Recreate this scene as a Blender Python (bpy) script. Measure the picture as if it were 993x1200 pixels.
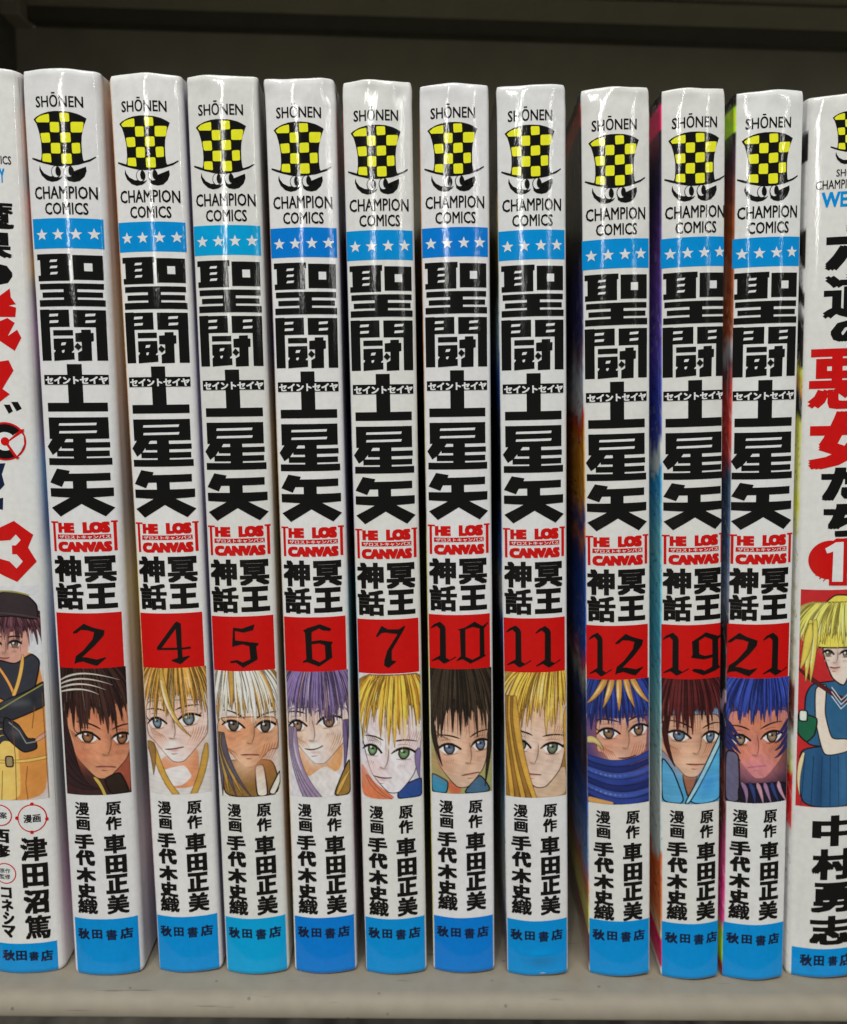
import bpy, bmesh, math, random
import numpy as np
from mathutils import Matrix, Vector, geometry
R = math.radians
MM = 0.001
for o in list(bpy.data.objects): bpy.data.objects.remove(o)
SC = bpy.context.scene
COL = SC.collection

# ---------------------------------------------------------------- camera
cam_d = bpy.data.cameras.new('camera')
cam = bpy.data.objects.new('camera', cam_d); COL.objects.link(cam)
right = Vector((0.99956408, -0.01975191, 0.02194331)); up = Vector((-0.0191603, 0.13147226, 0.99113467)); fwd = right.cross(up) * -1
rot = Matrix((right, up, -fwd)).transposed()
cam.matrix_world = Matrix.Translation(Vector((-8.0012, -170.5412, 119.302)) * MM) @ rot.to_4x4()
cam_d.sensor_fit = 'HORIZONTAL'; cam_d.sensor_width = 36.0; cam_d.lens = 36.0 * 1037.34 / 993.0
cam_d.clip_start = 0.01; cam_d.clip_end = 60
cam_d.dof.use_dof = True; cam_d.dof.focus_distance = 0.168; cam_d.dof.aperture_fstop = 19.0
SC.camera = cam

# ---------------------------------------------------------------- ambient light of the shop, its ceiling tubes and an added fill lamp
world = bpy.data.worlds.new('World'); SC.world = world; world.use_nodes = True
bg = world.node_tree.nodes['Background']; bg.inputs[0].default_value = (0.93, 0.97, 1.0, 1); bg.inputs[1].default_value = 0.10

def strip_lamp(az, d0, d1, width, h, watts, colour=(1, 0.985, 0.95)):
    """a ceiling tube row running away from the shelf, azimuth from the aisle axis (-Y), positive to +X"""
    ld = bpy.data.lights.new('ceiling_tube_light', 'AREA'); ld.shape = 'RECTANGLE'
    ld.size = width; ld.size_y = d1 - d0; ld.energy = watts; ld.color = colour
    o = bpy.data.objects.new('ceiling_tube_light', ld); COL.objects.link(o)
    a = R(az); m = (d0 + d1) / 2
    o.location = (math.sin(a) * m, -math.cos(a) * m, h); o.rotation_euler = (0, 0, a)
    return o
strip_lamp(-15, 1.9, 13.0, 0.12, 1.35, 215)
strip_lamp(32, 2.6, 13.0, 0.10, 1.45, 75)
def fill_lamp(x, y, z, sx, sy, watts, rx=0):  # added fill lamp, set close so the spines dim lower down
    ld = bpy.data.lights.new('added_fill_light', 'AREA'); ld.shape = 'RECTANGLE'; ld.size = sx; ld.size_y = sy; ld.energy = watts
    ld.color = (1, 0.99, 0.96)
    o = bpy.data.objects.new('added_fill_light', ld); COL.objects.link(o); o.location = (x, y, z); o.rotation_euler = (R(rx), 0, 0); return o
fill_lamp(-0.1, -0.65, 1.25, 0.9, 0.4, 17.5, 27)

SC.view_settings.view_transform = 'Standard'; SC.view_settings.look = 'None'
SC.view_settings.exposure = 0.0; SC.view_settings.gamma = 1.0; SC.view_settings.use_curve_mapping = False
SC.render.engine = 'CYCLES'; SC.cycles.max_bounces = 8

# ---------------------------------------------------------------- materials
def lin(c):
    c = [x / 255.0 for x in c]
    return tuple(x / 12.92 if x <= 0.04045 else ((x + 0.055) / 1.055) ** 2.4 for x in c)
MATS = {}
def laminated(name, rgb=None, attr=None, rough=0.075, gain=1.0):
    """glossy laminated print: a colour, a fine crinkle in the film"""
    if name in MATS: return MATS[name]
    m = bpy.data.materials.new(name); m.use_nodes = True; nt = m.node_tree; N = nt.nodes; L = nt.links
    p = N['Principled BSDF']; geo = N.new('ShaderNodeNewGeometry')
    mp = N.new('ShaderNodeMapping'); mp.inputs['Scale'].default_value = (3400, 3400, 1700); L.new(geo.outputs['Position'], mp.inputs[0])
    n1 = N.new('ShaderNodeTexNoise'); n1.inputs['Scale'].default_value = 1.0; n1.inputs['Detail'].default_value = 2; L.new(mp.outputs[0], n1.inputs[0])
    mp2 = N.new('ShaderNodeMapping'); mp2.inputs['Scale'].default_value = (420, 420, 60); L.new(geo.outputs['Position'], mp2.inputs[0])
    n2 = N.new('ShaderNodeTexNoise'); n2.inputs['Scale'].default_value = 1.0; n2.inputs['Detail'].default_value = 3; L.new(mp2.outputs[0], n2.inputs[0])
    b1 = N.new('ShaderNodeBump'); b1.inputs['Strength'].default_value = 1.0; b1.inputs['Distance'].default_value = 0.000011; L.new(n1.outputs[0], b1.inputs['Height'])
    b2 = N.new('ShaderNodeBump'); b2.inputs['Strength'].default_value = 0.35; b2.inputs['Distance'].default_value = 0.00017; L.new(n2.outputs[0], b2.inputs['Height']); L.new(b1.outputs[0], b2.inputs['Normal'])
    L.new(b2.outputs[0], p.inputs['Normal'])
    # tiny uneven ink density
    n3 = N.new('ShaderNodeTexNoise'); n3.inputs['Scale'].default_value = 900; n3.inputs['Detail'].default_value = 4; L.new(geo.outputs['Position'], n3.inputs[0])
    mr = N.new('ShaderNodeMapRange'); mr.inputs[1].default_value = 0.3; mr.inputs[2].default_value = 0.7; mr.inputs[3].default_value = 0.95; mr.inputs[4].default_value = 1.03; L.new(n3.outputs[0], mr.inputs[0])
    mx = N.new('ShaderNodeMix'); mx.data_type = 'RGBA'; mx.blend_type = 'MULTIPLY'; mx.inputs[0].default_value = 1.0
    if attr:
        a = N.new('ShaderNodeAttribute'); a.attribute_name = attr; L.new(a.outputs['Color'], mx.inputs[6])
    else: mx.inputs[6].default_value = (*rgb, 1)
    mps = N.new('ShaderNodeMapping'); mps.inputs['Scale'].default_value = (260, 260, 90); mps.inputs['Rotation'].default_value = (0, .3, 0); L.new(geo.outputs['Position'], mps.inputs[0])
    ns = N.new('ShaderNodeTexNoise'); ns.inputs['Scale'].default_value = 1; ns.inputs['Detail'].default_value = 6; ns.inputs['Roughness'].default_value = .7; L.new(mps.outputs[0], ns.inputs[0])
    mrs = N.new('ShaderNodeMapRange'); mrs.inputs[1].default_value = .3; mrs.inputs[2].default_value = .45; mrs.inputs[3].default_value = .93; mrs.inputs[4].default_value = 1.0; L.new(ns.outputs[0], mrs.inputs[0])
    mm = N.new('ShaderNodeMath'); mm.operation = 'MULTIPLY'; L.new(mr.outputs[0], mm.inputs[0]); L.new(mrs.outputs[0], mm.inputs[1])
    L.new(mm.outputs[0], mx.inputs[7]); L.new(mx.outputs[2], p.inputs['Base Color'])
    mr2 = N.new('ShaderNodeMapRange'); mr2.inputs[1].default_value = 0.3; mr2.inputs[2].default_value = 0.7; mr2.inputs[3].default_value = rough * 0.8; mr2.inputs[4].default_value = rough * 1.5; L.new(n2.outputs[0], mr2.inputs[0])
    L.new(mr2.outputs[0], p.inputs['Roughness'])
    p.inputs['IOR'].default_value = 1.5
    MATS[name] = m; return m
def ink(rgb): return tuple(min(0.85, x / 0.72) for x in lin(rgb))
WHITE = (0.77, 0.775, 0.765)
PAL = {'k': laminated('black_ink', (0.006, 0.0055, 0.005)), 'w': laminated('white_paper_print', WHITE), 'y': laminated('yellow_ink', ink((222, 206, 36))),
       'r': laminated('red_ink', ink((176, 14, 12))), 'n': laminated('dark_blue_ink', (0.008, 0.016, 0.05))}
def blue(tag): return laminated('cyan_ink_%s' % tag, ink({'light': (0, 140, 190), 'deep': (0, 106, 184), 'mid': (0, 124, 188)}[tag]))
def plain(name, rgb, rough=0.6, noise=0.0, scale=200.0, bump=0.0, vec=(1, 1, 1), dark=None):
    if name in MATS: return MATS[name]
    m = bpy.data.materials.new(name); m.use_nodes = True; nt = m.node_tree; N = nt.nodes; L = nt.links; p = N['Principled BSDF']
    g = N.new('ShaderNodeNewGeometry'); mp = N.new('ShaderNodeMapping'); mp.inputs['Scale'].default_value = vec; L.new(g.outputs['Position'], mp.inputs[0])
    n = N.new('ShaderNodeTexNoise'); n.inputs['Scale'].default_value = scale; n.inputs['Detail'].default_value = 5; L.new(mp.outputs[0], n.inputs[0])
    r = N.new('ShaderNodeValToRGB'); r.color_ramp.elements[0].position = 0.3; r.color_ramp.elements[1].position = 0.7
    d = dark or tuple(x * (1 - noise) for x in rgb); r.color_ramp.elements[0].color = (*d, 1); r.color_ramp.elements[1].color = (*rgb, 1)
    L.new(n.outputs[0], r.inputs[0]); L.new(r.outputs[0], p.inputs['Base Color']); p.inputs['Roughness'].default_value = rough
    if name.startswith('beige'):
        v = N.new('ShaderNodeTexVoronoi'); v.inputs['Scale'].default_value = 190; L.new(g.outputs['Position'], v.inputs[0])
        sp = N.new('ShaderNodeMapRange'); sp.inputs[1].default_value = 0.05; sp.inputs[2].default_value = 0.09; sp.inputs[3].default_value = 0.55; sp.inputs[4].default_value = 1.0; L.new(v.outputs['Distance'], sp.inputs[0])
        mp3 = N.new('ShaderNodeMapping'); mp3.inputs['Scale'].default_value = (70, 900, 900); L.new(g.outputs['Position'], mp3.inputs[0])
        n3 = N.new('ShaderNodeTexNoise'); n3.inputs['Scale'].default_value = 1; n3.inputs['Detail'].default_value = 3; L.new(mp3.outputs[0], n3.inputs[0])
        sc = N.new('ShaderNodeMapRange'); sc.inputs[1].default_value = 0.27; sc.inputs[2].default_value = 0.33; sc.inputs[3].default_value = 0.6; sc.inputs[4].default_value = 1.0; L.new(n3.outputs[0], sc.inputs[0])
        mu = N.new('ShaderNodeMath'); mu.operation = 'MULTIPLY'; L.new(sp.outputs[0], mu.inputs[0]); L.new(sc.outputs[0], mu.inputs[1])
        mx = N.new('ShaderNodeMix'); mx.data_type = 'RGBA'; mx.blend_type = 'MULTIPLY'; mx.inputs[0].default_value = 1; L.new(r.outputs[0], mx.inputs[6]); L.new(mu.outputs[0], mx.inputs[7]); L.new(mx.outputs[2], p.inputs['Base Color'])
    if bump:
        b = N.new('ShaderNodeBump'); b.inputs['Strength'].default_value = bump; b.inputs['Distance'].default_value = 0.0002; L.new(n.outputs[0], b.inputs['Height']); L.new(b.outputs[0], p.inputs['Normal'])
    if name.startswith(('rail', 'olive', 'groove')): p.inputs['Specular IOR Level'].default_value = .08
    MATS[name] = m; return m

# ---------------------------------------------------------------- helpers
def new_obj(name, mesh, parent=None):
    o = bpy.data.objects.new(name, mesh); COL.objects.link(o)
    if parent: o.parent = parent
    return o
def box_bm(bm, x0, x1, y0, y1, z0, z1, bev=0.0):
    r = bmesh.ops.create_cube(bm, size=1)
    for v in r['verts']:
        v.co = Vector(((x0 + x1) / 2 + v.co.x * (x1 - x0), (y0 + y1) / 2 + v.co.y * (y1 - y0), (z0 + z1) / 2 + v.co.z * (z1 - z0))) * MM
    if bev:
        es = list({e for v in r['verts'] for e in v.link_edges})
        bmesh.ops.bevel(bm, geom=es, offset=bev * MM, segments=3, profile=0.5, affect='EDGES')
def bm_obj(name, bm, mat, parent=None, smooth=False):
    me = bpy.data.meshes.new(name); bm.to_mesh(me); bm.free()
    if mat: me.materials.append(mat)
    if smooth:
        for p in me.polygons: p.use_smooth = True
    return new_obj(name, me, parent)

# ---------------------------------------------------------------- the shelf
steel = plain('beige_grey_powder_coat', (0.265, 0.235, 0.178), 0.66, 0.12, 260, 0.12, (1, 1, 1))
steel_dark = plain('olive_grey_powder_coat', (0.42, 0.395, 0.305), 0.8, 0.15, 60, 0.1)
def shelf_deck():
    # cross-section (y, z): a thin steel deck whose front is rolled over into a low lip
    prof = [(123, -0.35), (40, -0.35), (0, -0.35), (-5.4, -0.35)]
    for k in range(1, 9):
        a = R(90 * k / 8); prof.append((-5.4 - 3.4 * math.sin(a), -0.35 - 3.4 * (1 - math.cos(a))))
    for k in range(1, 6):
        a = R(90 * k / 5); prof.append((-8.8 + .7 * (1 - math.cos(a)), -3.85 - .7 * math.sin(a)))
    prof += [(0, -4.55), (123, -4.55)]
    xs = np.linspace(-131, 190, 26); bm = bmesh.new(); rows = []
    for x in xs: rows.append([bm.verts.new((x * MM, y * MM, z * MM)) for y, z in prof])
    n = len(prof)
    for a, b in zip(rows[:-1], rows[1:]):
        for i in range(n): bm.faces.new((a[i], a[(i + 1) % n], b[(i + 1) % n], b[i]))
    bm.faces.new(rows[0][::-1]); bm.faces.new(rows[-1]); bmesh.ops.recalc_face_normals(bm, faces=bm.faces)
    o = bm_obj('shelf_deck', bm, steel, smooth=True); o['kind'] = 'structure'
    return o
shelf_deck()
bm = bmesh.new(); box_bm(bm, -131, 190, 123.2, 125, -30, 229.6); o = bm_obj('back_wall', bm, steel_dark); o['kind'] = 'structure'
bm = bmesh.new(); box_bm(bm, -125, 190, 117.8, 125.5, 229.7, 233.8); o2 = bm_obj('groove', bm, plain('groove_painted_shade', (0.12, 0.12, 0.09), 0.6, .1), o)  # groove shade painted in: dark strip nearly flush with the rail
bm = bmesh.new(); box_bm(bm, -125, 190, 117.5, 123.0, 233.8, 240.4, 0.15); bm_obj('rail', bm, plain('rail_coat', (0.40, 0.375, 0.28), 0.95, .12, 80), o)
bm = bmesh.new(); box_bm(bm, -134, -131.2, -12, 126, -40, 300, 0.5); o = bm_obj('side_wall', bm, plain('upright_coat', (0.16, 0.165, 0.13), 0.5, .2, 90)); o['kind'] = 'structure'
bm = bmesh.new(); box_bm(bm, -131.1, -125.2, 112, 123, 229, 241, 0.6); bm_obj('bracket', bm, steel_dark, o)
bm = bmesh.new(); box_bm(bm, -131, 190, -6, 125, 241.2, 243, 0.3); box_bm(bm, -131, 190, -8, -6.2, 236.5, 243, .5); o = bm_obj('ceiling', bm, steel_dark); o['kind'] = 'structure'
bm = bmesh.new(); box_bm(bm, -3000, 3000, -3000, 600, -402, -400); o = bm_obj('lower_stripes', bm, plain('dark_stripe_pattern', (0.16, 0.145, 0.115), 0.9, .1, 60, 0.3, (1.0, 0.12, 1), (0.03, 0.026, 0.022))); o['kind'] = 'structure'  # striped plane stands in for book tops on the shelf below

# ---------------------------------------------------------------- flat print: shapes in millimetres on the unrolled spine
DATA = {
 'emblem': [
  ('t', 'k', 1, 'SHŌNEN', (-4.36, 169.24, 3.81, 171.78), 0.03),
  ('p', 'k', 1, [(-4.95, 167.29), (-4.45, 167.68), (-3.36, 168.16), (-2.18, 168.45), (-1.01, 168.56), (0.16, 168.54), (1.53, 168.44), (2.71, 168.17), (3.49, 167.86), (4.22, 167.45), (3.84, 166.5), (3.51, 165.45), (3.3, 164.41), (3.19, 163.09), (3.2, 161.58), (3.32, 160.36), (3.46, 160.04), (4.42, 160.42), (5.37, 160.97), (5.41, 160.75), (4.46, 160.05), (2.62, 159.37), (1.03, 159.09), (-0.54, 159.01), (-1.92, 159.15), (-3.49, 159.57), (-4.67, 159.98), (-5.63, 160.45), (-5.59, 160.71), (-4.66, 160.41), (-3.99, 160.16), (-3.82, 160.81), (-3.75, 161.94), (-3.78, 163.45), (-3.96, 164.6), (-4.18, 165.56), (-4.46, 166.52)]),
  ('r', 'y', 2, [(-4.55, 167.19), (-3.92, 167.67), (-3.17, 167.92), (-2.03, 168.1), (-2.01, 166.59), (-4.26, 166.73)]),
  ('r', 'y', 2, [(-0.23, 168.25), (1.37, 168.24), (1.41, 166.76), (-0.15, 166.66)]),
  ('r', 'y', 2, [(-1.97, 166.66), (-0.35, 166.63), (-0.37, 164.86), (-1.94, 164.92)]),
  ('r', 'y', 2, [(1.57, 166.71), (3.74, 166.81), (3.43, 164.98), (1.55, 164.89)]),
  ('r', 'y', 2, [(-3.8, 164.81), (-2.08, 164.83), (-2.02, 163.14), (-3.57, 163.15)]),
  ('r', 'y', 2, [(-0.24, 164.8), (1.45, 164.89), (1.47, 163.19), (-0.24, 163.07)]),
  ('r', 'y', 2, [(-1.96, 163.04), (-0.34, 163.03), (-0.36, 161.19), (-1.99, 161.25)]),
  ('r', 'y', 2, [(1.57, 163.05), (2.95, 163.18), (2.97, 161.39), (1.61, 161.25)]),
  ('r', 'y', 2, [(-3.6, 161.27), (-2.09, 161.22), (-2.01, 159.65), (-3.72, 159.95)]),
  ('r', 'y', 2, [(-0.26, 161.19), (1.45, 161.25), (1.49, 159.47), (-0.24, 159.43)]),
  ('p', 'k', 1, [(-4.28, 159.37), (-4.06, 158.59), (-3.51, 157.85), (-2.53, 157.31), (-1.65, 157.27), (-1.16, 157.06), (-0.73, 157.04), (-0.21, 157.31), (-0.57, 156.81), (-1.17, 156.45), (-2.15, 156.3), (-3.14, 156.64), (-4.01, 157.51), (-4.39, 158.49)]),
  ('p', 'k', 1, [(3.73, 159.1), (3.48, 158.34), (2.96, 157.7), (2.2, 157.21), (1.7, 157.2), (1.25, 156.97), (0.71, 157.11), (0.13, 157.5), (0.22, 156.87), (0.81, 156.44), (1.69, 156.29), (2.59, 156.51), (3.43, 157.33), (3.8, 158.33)]),
  ('e', 'k', 2, (-1.34, 158.05), 0.86, 1.08, 0),
  ('e', 'w', 3, (-1.34, 158.05), 0.73, 0.95, 0),
  ('e', 'k', 4, (-0.99, 158.15), 0.42, 0.83, 0),
  ('e', 'k', 2, (0.86, 158.11), 0.87, 1.08, 0),
  ('e', 'w', 3, (0.86, 158.11), 0.72, 0.93, 0),
  ('e', 'k', 4, (1.22, 158.22), 0.42, 0.83, 0),
  ('t', 'k', 1, 'CHAMPION', (-5.51, 153.33, 5.42, 155.58), 0.03),
  ('t', 'k', 1, 'COMICS', (-3.74, 150.58, 3.78, 152.7), 0.03),
 ],
 'star_band': [
  ('p', 'b', 1, [(-6.27, 149.93), (6.1, 149.93), (6.1, 144.59), (-6.27, 144.59)]),
  ('s', 'w', 2, (-4.61, 147.03), 1.12),
  ('s', 'w', 2, (-1.59, 147.03), 1.12),
  ('s', 'w', 2, (1.5, 147.06), 1.12),
  ('s', 'w', 2, (4.51, 147.15), 1.12),
 ],
 'title': [
  ('p', 'k', 1, [(-5.84, 143.63), (0.29, 143.63), (0.29, 142.58), (-5.84, 142.58)]),
  ('p', 'k', 1, [(-5.33, 142.61), (0.03, 142.61), (0.03, 138.77), (-5.33, 138.77)]),
  ('p', 'k', 1, [(-5.8, 139.8), (0.01, 139.8), (0.01, 138.78), (-5.8, 138.78)]),
  ('p', 'k', 1, [(0.67, 143.4), (5.72, 143.4), (5.72, 138.95), (0.67, 138.95)]),
  ('p', 'w', 2, [(2.58, 141.94), (3.95, 141.94), (3.95, 140.52), (2.58, 140.52)]),
  ('p', 'w', 2, [(-3.28, 142.57), (-1.98, 142.61), (-2.17, 142.19), (-3.49, 142.15)]),
  ('p', 'w', 2, [(-3.3, 141.46), (-2.0, 141.5), (-2.18, 141.08), (-3.5, 141.04)]),
  ('p', 'w', 2, [(-3.31, 140.34), (-2.01, 140.39), (-2.2, 139.97), (-3.52, 139.92)]),
  ('p', 'k', 1, [(-5.62, 138.31), (5.66, 138.31), (5.66, 137.27), (-5.62, 137.27)]),
  ('p', 'k', 1, [(-1.19, 137.37), (1.22, 137.37), (1.22, 135.31), (-1.19, 135.31)]),
  ('p', 'k', 1, [(-5.2, 136.74), (5.44, 136.74), (5.44, 135.8), (-5.2, 135.8)]),
  ('p', 'k', 1, [(-5.83, 135.37), (5.8, 135.37), (5.8, 134.19), (-5.83, 134.19)]),
  ('p', 'k', 1, [(-5.88, 133.56), (-0.44, 133.56), (-0.44, 130.42), (-5.88, 130.42)]),
  ('p', 'k', 1, [(0.28, 133.51), (5.78, 133.51), (5.78, 130.37), (0.28, 130.37)]),
  ('p', 'k', 1, [(-5.93, 133.64), (-4.15, 133.64), (-4.15, 124.27), (-5.93, 124.27)]),
  ('p', 'k', 1, [(3.98, 133.52), (5.76, 133.52), (5.76, 124.25), (3.98, 124.25)]),
  ('p', 'w', 2, [(-4.03, 132.81), (-2.38, 132.85), (-2.52, 132.4), (-4.14, 132.33)]),
  ('p', 'w', 2, [(-4.05, 131.62), (-2.39, 131.66), (-2.54, 131.21), (-4.15, 131.15)]),
  ('p', 'w', 2, [(2.41, 132.78), (4.08, 132.88), (3.93, 132.42), (2.31, 132.31)]),
  ('p', 'w', 2, [(2.4, 131.6), (4.07, 131.69), (3.92, 131.24), (2.29, 131.12)]),
  ('p', 'k', 1, [(-3.57, 129.86), (0.09, 129.86), (0.09, 128.87), (-3.57, 128.87)]),
  ('p', 'k', 1, [(-3.59, 128.32), (0.08, 128.34), (0.14, 124.47), (-3.65, 124.23)]),
  ('p', 'w', 2, [(-2.05, 127.55), (-1.22, 127.61), (-1.43, 127.11), (-2.19, 127.05)]),
  ('p', 'w', 2, [(-2.06, 126.15), (-1.58, 126.24), (-1.64, 125.88), (-1.87, 125.65), (-2.09, 125.83)]),
  ('p', 'w', 2, [(-3.7, 126.33), (-3.28, 126.14), (-3.59, 125.67), (-3.75, 125.63)]),
  ('p', 'w', 2, [(-0.25, 125.87), (0.22, 126.26), (0.21, 125.71), (-0.23, 125.71)]),
  ('p', 'k', 1, [(1.51, 129.9), (3.14, 129.95), (3.13, 129.35), (3.58, 129.35), (3.56, 127.86), (3.16, 127.76), (3.12, 124.23), (0.74, 124.16), (0.76, 125.7), (1.47, 126.09), (1.49, 127.68), (0.44, 127.69), (0.46, 129.28), (1.51, 129.37)]),
  ('p', 'k', 3, [(0.2, 126.8), (0.78, 127.53), (1.5, 126.82), (0.86, 126.16)]),
  ('p', 'k', 1, [(-1.38, 123.61), (1.28, 123.61), (1.28, 116.27), (-1.38, 116.27)]),
  ('p', 'k', 1, [(-5.43, 116.45), (5.32, 116.45), (5.32, 114.81), (-5.43, 114.81)]),
  ('p', 'k', 2, [(-5.8, 121.65), (5.69, 121.65), (5.69, 119.84), (-5.8, 119.84)]),
  ('t', 'w', 3, 'セイントセイヤ', (-5.54, 119.9, 5.57, 121.35), 0.08),
  ('p', 'k', 1, [(-5.43, 113.72), (5.29, 113.72), (5.29, 109.68), (-5.43, 109.68)]),
  ('p', 'w', 2, [(-3.37, 112.6), (3.34, 112.69), (3.2, 112.23), (-3.48, 112.17)]),
  ('p', 'w', 2, [(-3.39, 111.15), (3.33, 111.24), (3.18, 110.78), (-3.5, 110.72)]),
  ('p', 'k', 1, [(-0.98, 109.86), (1.32, 109.86), (1.32, 105.86), (-0.98, 105.86)]),
  ('p', 'k', 1, [(-4.85, 109.76), (-2.14, 109.75), (-3.89, 107.43), (-5.0, 106.62), (-5.94, 108.21)]),
  ('p', 'k', 1, [(-3.22, 109.11), (-0.93, 109.11), (-0.93, 107.88), (-3.22, 107.88)]),
  ('p', 'k', 1, [(-4.13, 107.45), (-0.95, 107.45), (-0.95, 106.34), (-4.13, 106.34)]),
  ('p', 'k', 1, [(1.28, 109.03), (5.39, 109.03), (5.39, 108.01), (1.28, 108.01)]),
  ('p', 'k', 1, [(1.27, 107.43), (5.25, 107.43), (5.25, 106.36), (1.27, 106.36)]),
  ('p', 'k', 1, [(-5.78, 106.03), (5.62, 106.03), (5.62, 104.71), (-5.78, 104.71)]),
  ('p', 'w', 2, [(-2.5, 109.07), (-2.29, 109.58), (-0.96, 109.57), (-0.96, 109.1)]),
  ('p', 'k', 1, [(-4.31, 104.07), (-1.89, 103.66), (-2.11, 103.12), (5.18, 103.19), (5.17, 101.73), (-3.01, 101.65), (-3.54, 100.57), (-5.81, 101.4)]),
  ('p', 'k', 1, [(-1.43, 102.05), (1.08, 102.05), (1.08, 99.88), (-1.43, 99.88)]),
  ('p', 'k', 1, [(-5.82, 100.3), (5.63, 100.34), (5.61, 98.71), (2.05, 98.54), (5.73, 96.48), (4.06, 94.84), (-0.03, 97.34), (-4.08, 94.86), (-5.78, 96.53), (-2.12, 98.54), (-5.81, 98.69)]),
 ],
 'subtitle': [
  ('p', 'r', 1, [(-6.1, 93.93), (-4.68, 93.93), (-4.68, 93.6), (-6.1, 93.6)]),
  ('p', 'r', 1, [(-5.76, 93.93), (-5.26, 93.93), (-5.26, 88.08), (-5.76, 88.08)]),
  ('p', 'r', 1, [(4.86, 94.0), (6.03, 94.0), (6.03, 93.66), (4.86, 93.66)]),
  ('p', 'r', 1, [(5.22, 93.99), (5.79, 93.99), (5.79, 88.14), (5.22, 88.14)]),
  ('t', 'r', 1, 'HE', (-4.69, 91.74, -1.62, 93.68), 0.17),
  ('t', 'r', 1, 'LOS', (-0.07, 91.67, 4.68, 93.85), 0.17),
  ('p', 'r', 1, [(-4.89, 91.41), (4.81, 91.41), (4.81, 90.53), (-4.89, 90.53)]),
  ('t', 'w', 2, 'ザロストキャンバス', (-4.55, 90.57, 4.66, 91.29), 0.03),
  ('t', 'r', 1, 'CANVAS', (-4.92, 88.02, 4.9, 90.04), 0.16),
  ('t', 'k', 1, '神', (-5.97, 82.12, -0.68, 87.32), 0.09),
  ('t', 'k', 1, '冥', (-0.16, 82.12, 5.4, 87.22), 0.085),
  ('t', 'k', 1, '話', (-5.95, 76.7, -0.56, 81.92), 0.075),
  ('t', 'k', 1, '王', (-0.11, 76.86, 5.36, 81.86), 0.12),
 ],
 'number_panel': [
  ('p', 'r', 1, [(-6.2, 75.99), (5.9, 75.99), (5.9, 64.96), (-6.2, 64.96)]),
 ],
 'art': (64.96, 38.85),
 'author': [
  ('t', 'k', 1, '漫', (-4.68, 34.51, -1.82, 37.31), 0.05),
  ('t', 'k', 1, '画', (-4.55, 31.34, -1.86, 34.27), 0.07),
  ('t', 'k', 1, '原', (1.27, 34.5, 4.11, 37.29), 0.065),
  ('t', 'k', 1, '作', (1.2, 31.34, 4.08, 34.25), 0.08),
  ('t', 'k', 1, '手', (-5.17, 27.37, -1.19, 30.59), 0.11),
  ('t', 'k', 1, '代', (-5.09, 23.81, -1.19, 27.19), 0.11),
  ('t', 'k', 1, '木', (-5.21, 20.23, -1.21, 23.51), 0.11),
  ('t', 'k', 1, '史', (-5.15, 16.71, -1.31, 20.0), 0.11),
  ('t', 'k', 1, '織', (-5.25, 13.36, -1.16, 16.78), 0.05),
  ('t', 'k', 1, '車', (0.61, 26.37, 4.65, 30.46), 0.075),
  ('t', 'k', 1, '田', (0.76, 22.1, 4.66, 26.01), 0.11),
  ('t', 'k', 1, '正', (0.63, 17.73, 4.76, 21.87), 0.11),
  ('t', 'k', 1, '美', (0.63, 13.3, 4.73, 17.49), 0.075),
 ],
 'publisher': [
  ('p', 'b', 1, [(-6.15, 12.48), (6.15, 12.48), (6.15, 0.1), (-6.15, 0.1)]),
  ('t', 'n', 2, '秋', (-5.55, 7.96, -3.12, 10.35), 0.075),
  ('t', 'n', 2, '田', (-2.64, 8.24, -0.61, 10.23), 0.075),
  ('t', 'n', 2, '書', (0.12, 7.86, 2.26, 10.23), 0.045),
  ('t', 'n', 2, '店', (2.78, 7.95, 5.18, 10.33), 0.075),
 ],
 'digits': [
  (2, (-3.03, 65.53, 2.89, 73.95)),
  (4, (-3.02, 65.76, 3.51, 74.37)),
  (5, (-2.77, 65.72, 2.97, 74.35)),
  (6, (-2.62, 66.05, 3.32, 74.61)),
  (7, (-2.51, 66.19, 3.29, 74.72)),
  (1, (-5.82, 66.07, -0.87, 74.58)),
  (0, (-0.85, 66.06, 5.51, 74.57)),
  (1, (-5.68, 65.99, -0.89, 74.52)),
  (1, (-0.05, 65.94, 5.01, 74.42)),
  (1, (-5.69, 65.63, -1.37, 74.56)),
  (2, (-0.72, 65.73, 4.93, 74.31)),
  (1, (-5.9, 65.71, -0.91, 74.36)),
  (9, (-0.58, 65.89, 5.18, 74.42)),
  (2, (-6.04, 65.48, -0.54, 74.22)),
  (1, (0.42, 65.49, 5.63, 74.27)),
 ],
 'first': [
  ('t', 'k', 1, 'COMICS', (0.52, 159.49, 5.25, 160.99), 0.03),
  ('t', 'b', 1, 'WEEKLY', (-1.18, 156.26, 4.06, 158.78), 0.06),
  ('t', 'k', 1, '魔', (-4.66, 147.95, 5.19, 153.11), 0.05),
  ('t', 'k', 1, '課', (-5.05, 142.58, 4.64, 147.65), 0.07),
  ('t', 'k', 1, 'の', (-3.94, 137.79, 4.5, 142.0), 0.13),
  ('p', 'r', 1, [(-2.31, 136.59), (2.17, 136.07), (3.91, 137.42), (4.0, 135.8), (4.79, 134.58), (3.55, 134.31), (4.8, 133.97), (4.58, 132.24), (-2.6, 132.08)]),
  ('p', 'r', 1, [(-2.63, 131.62), (1.93, 131.43), (3.23, 132.03), (4.43, 131.16), (3.11, 128.69), (4.77, 129.92), (5.41, 128.45), (4.18, 126.01), (1.74, 127.79), (-3.05, 125.02)]),
  ('p', 'r', 1, [(-3.59, 124.56), (1.54, 124.02), (3.05, 124.27), (3.8, 122.37), (1.71, 118.95), (2.95, 117.96), (1.14, 116.51), (-2.69, 115.1), (-0.1, 118.59), (-4.45, 119.49)]),
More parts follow.
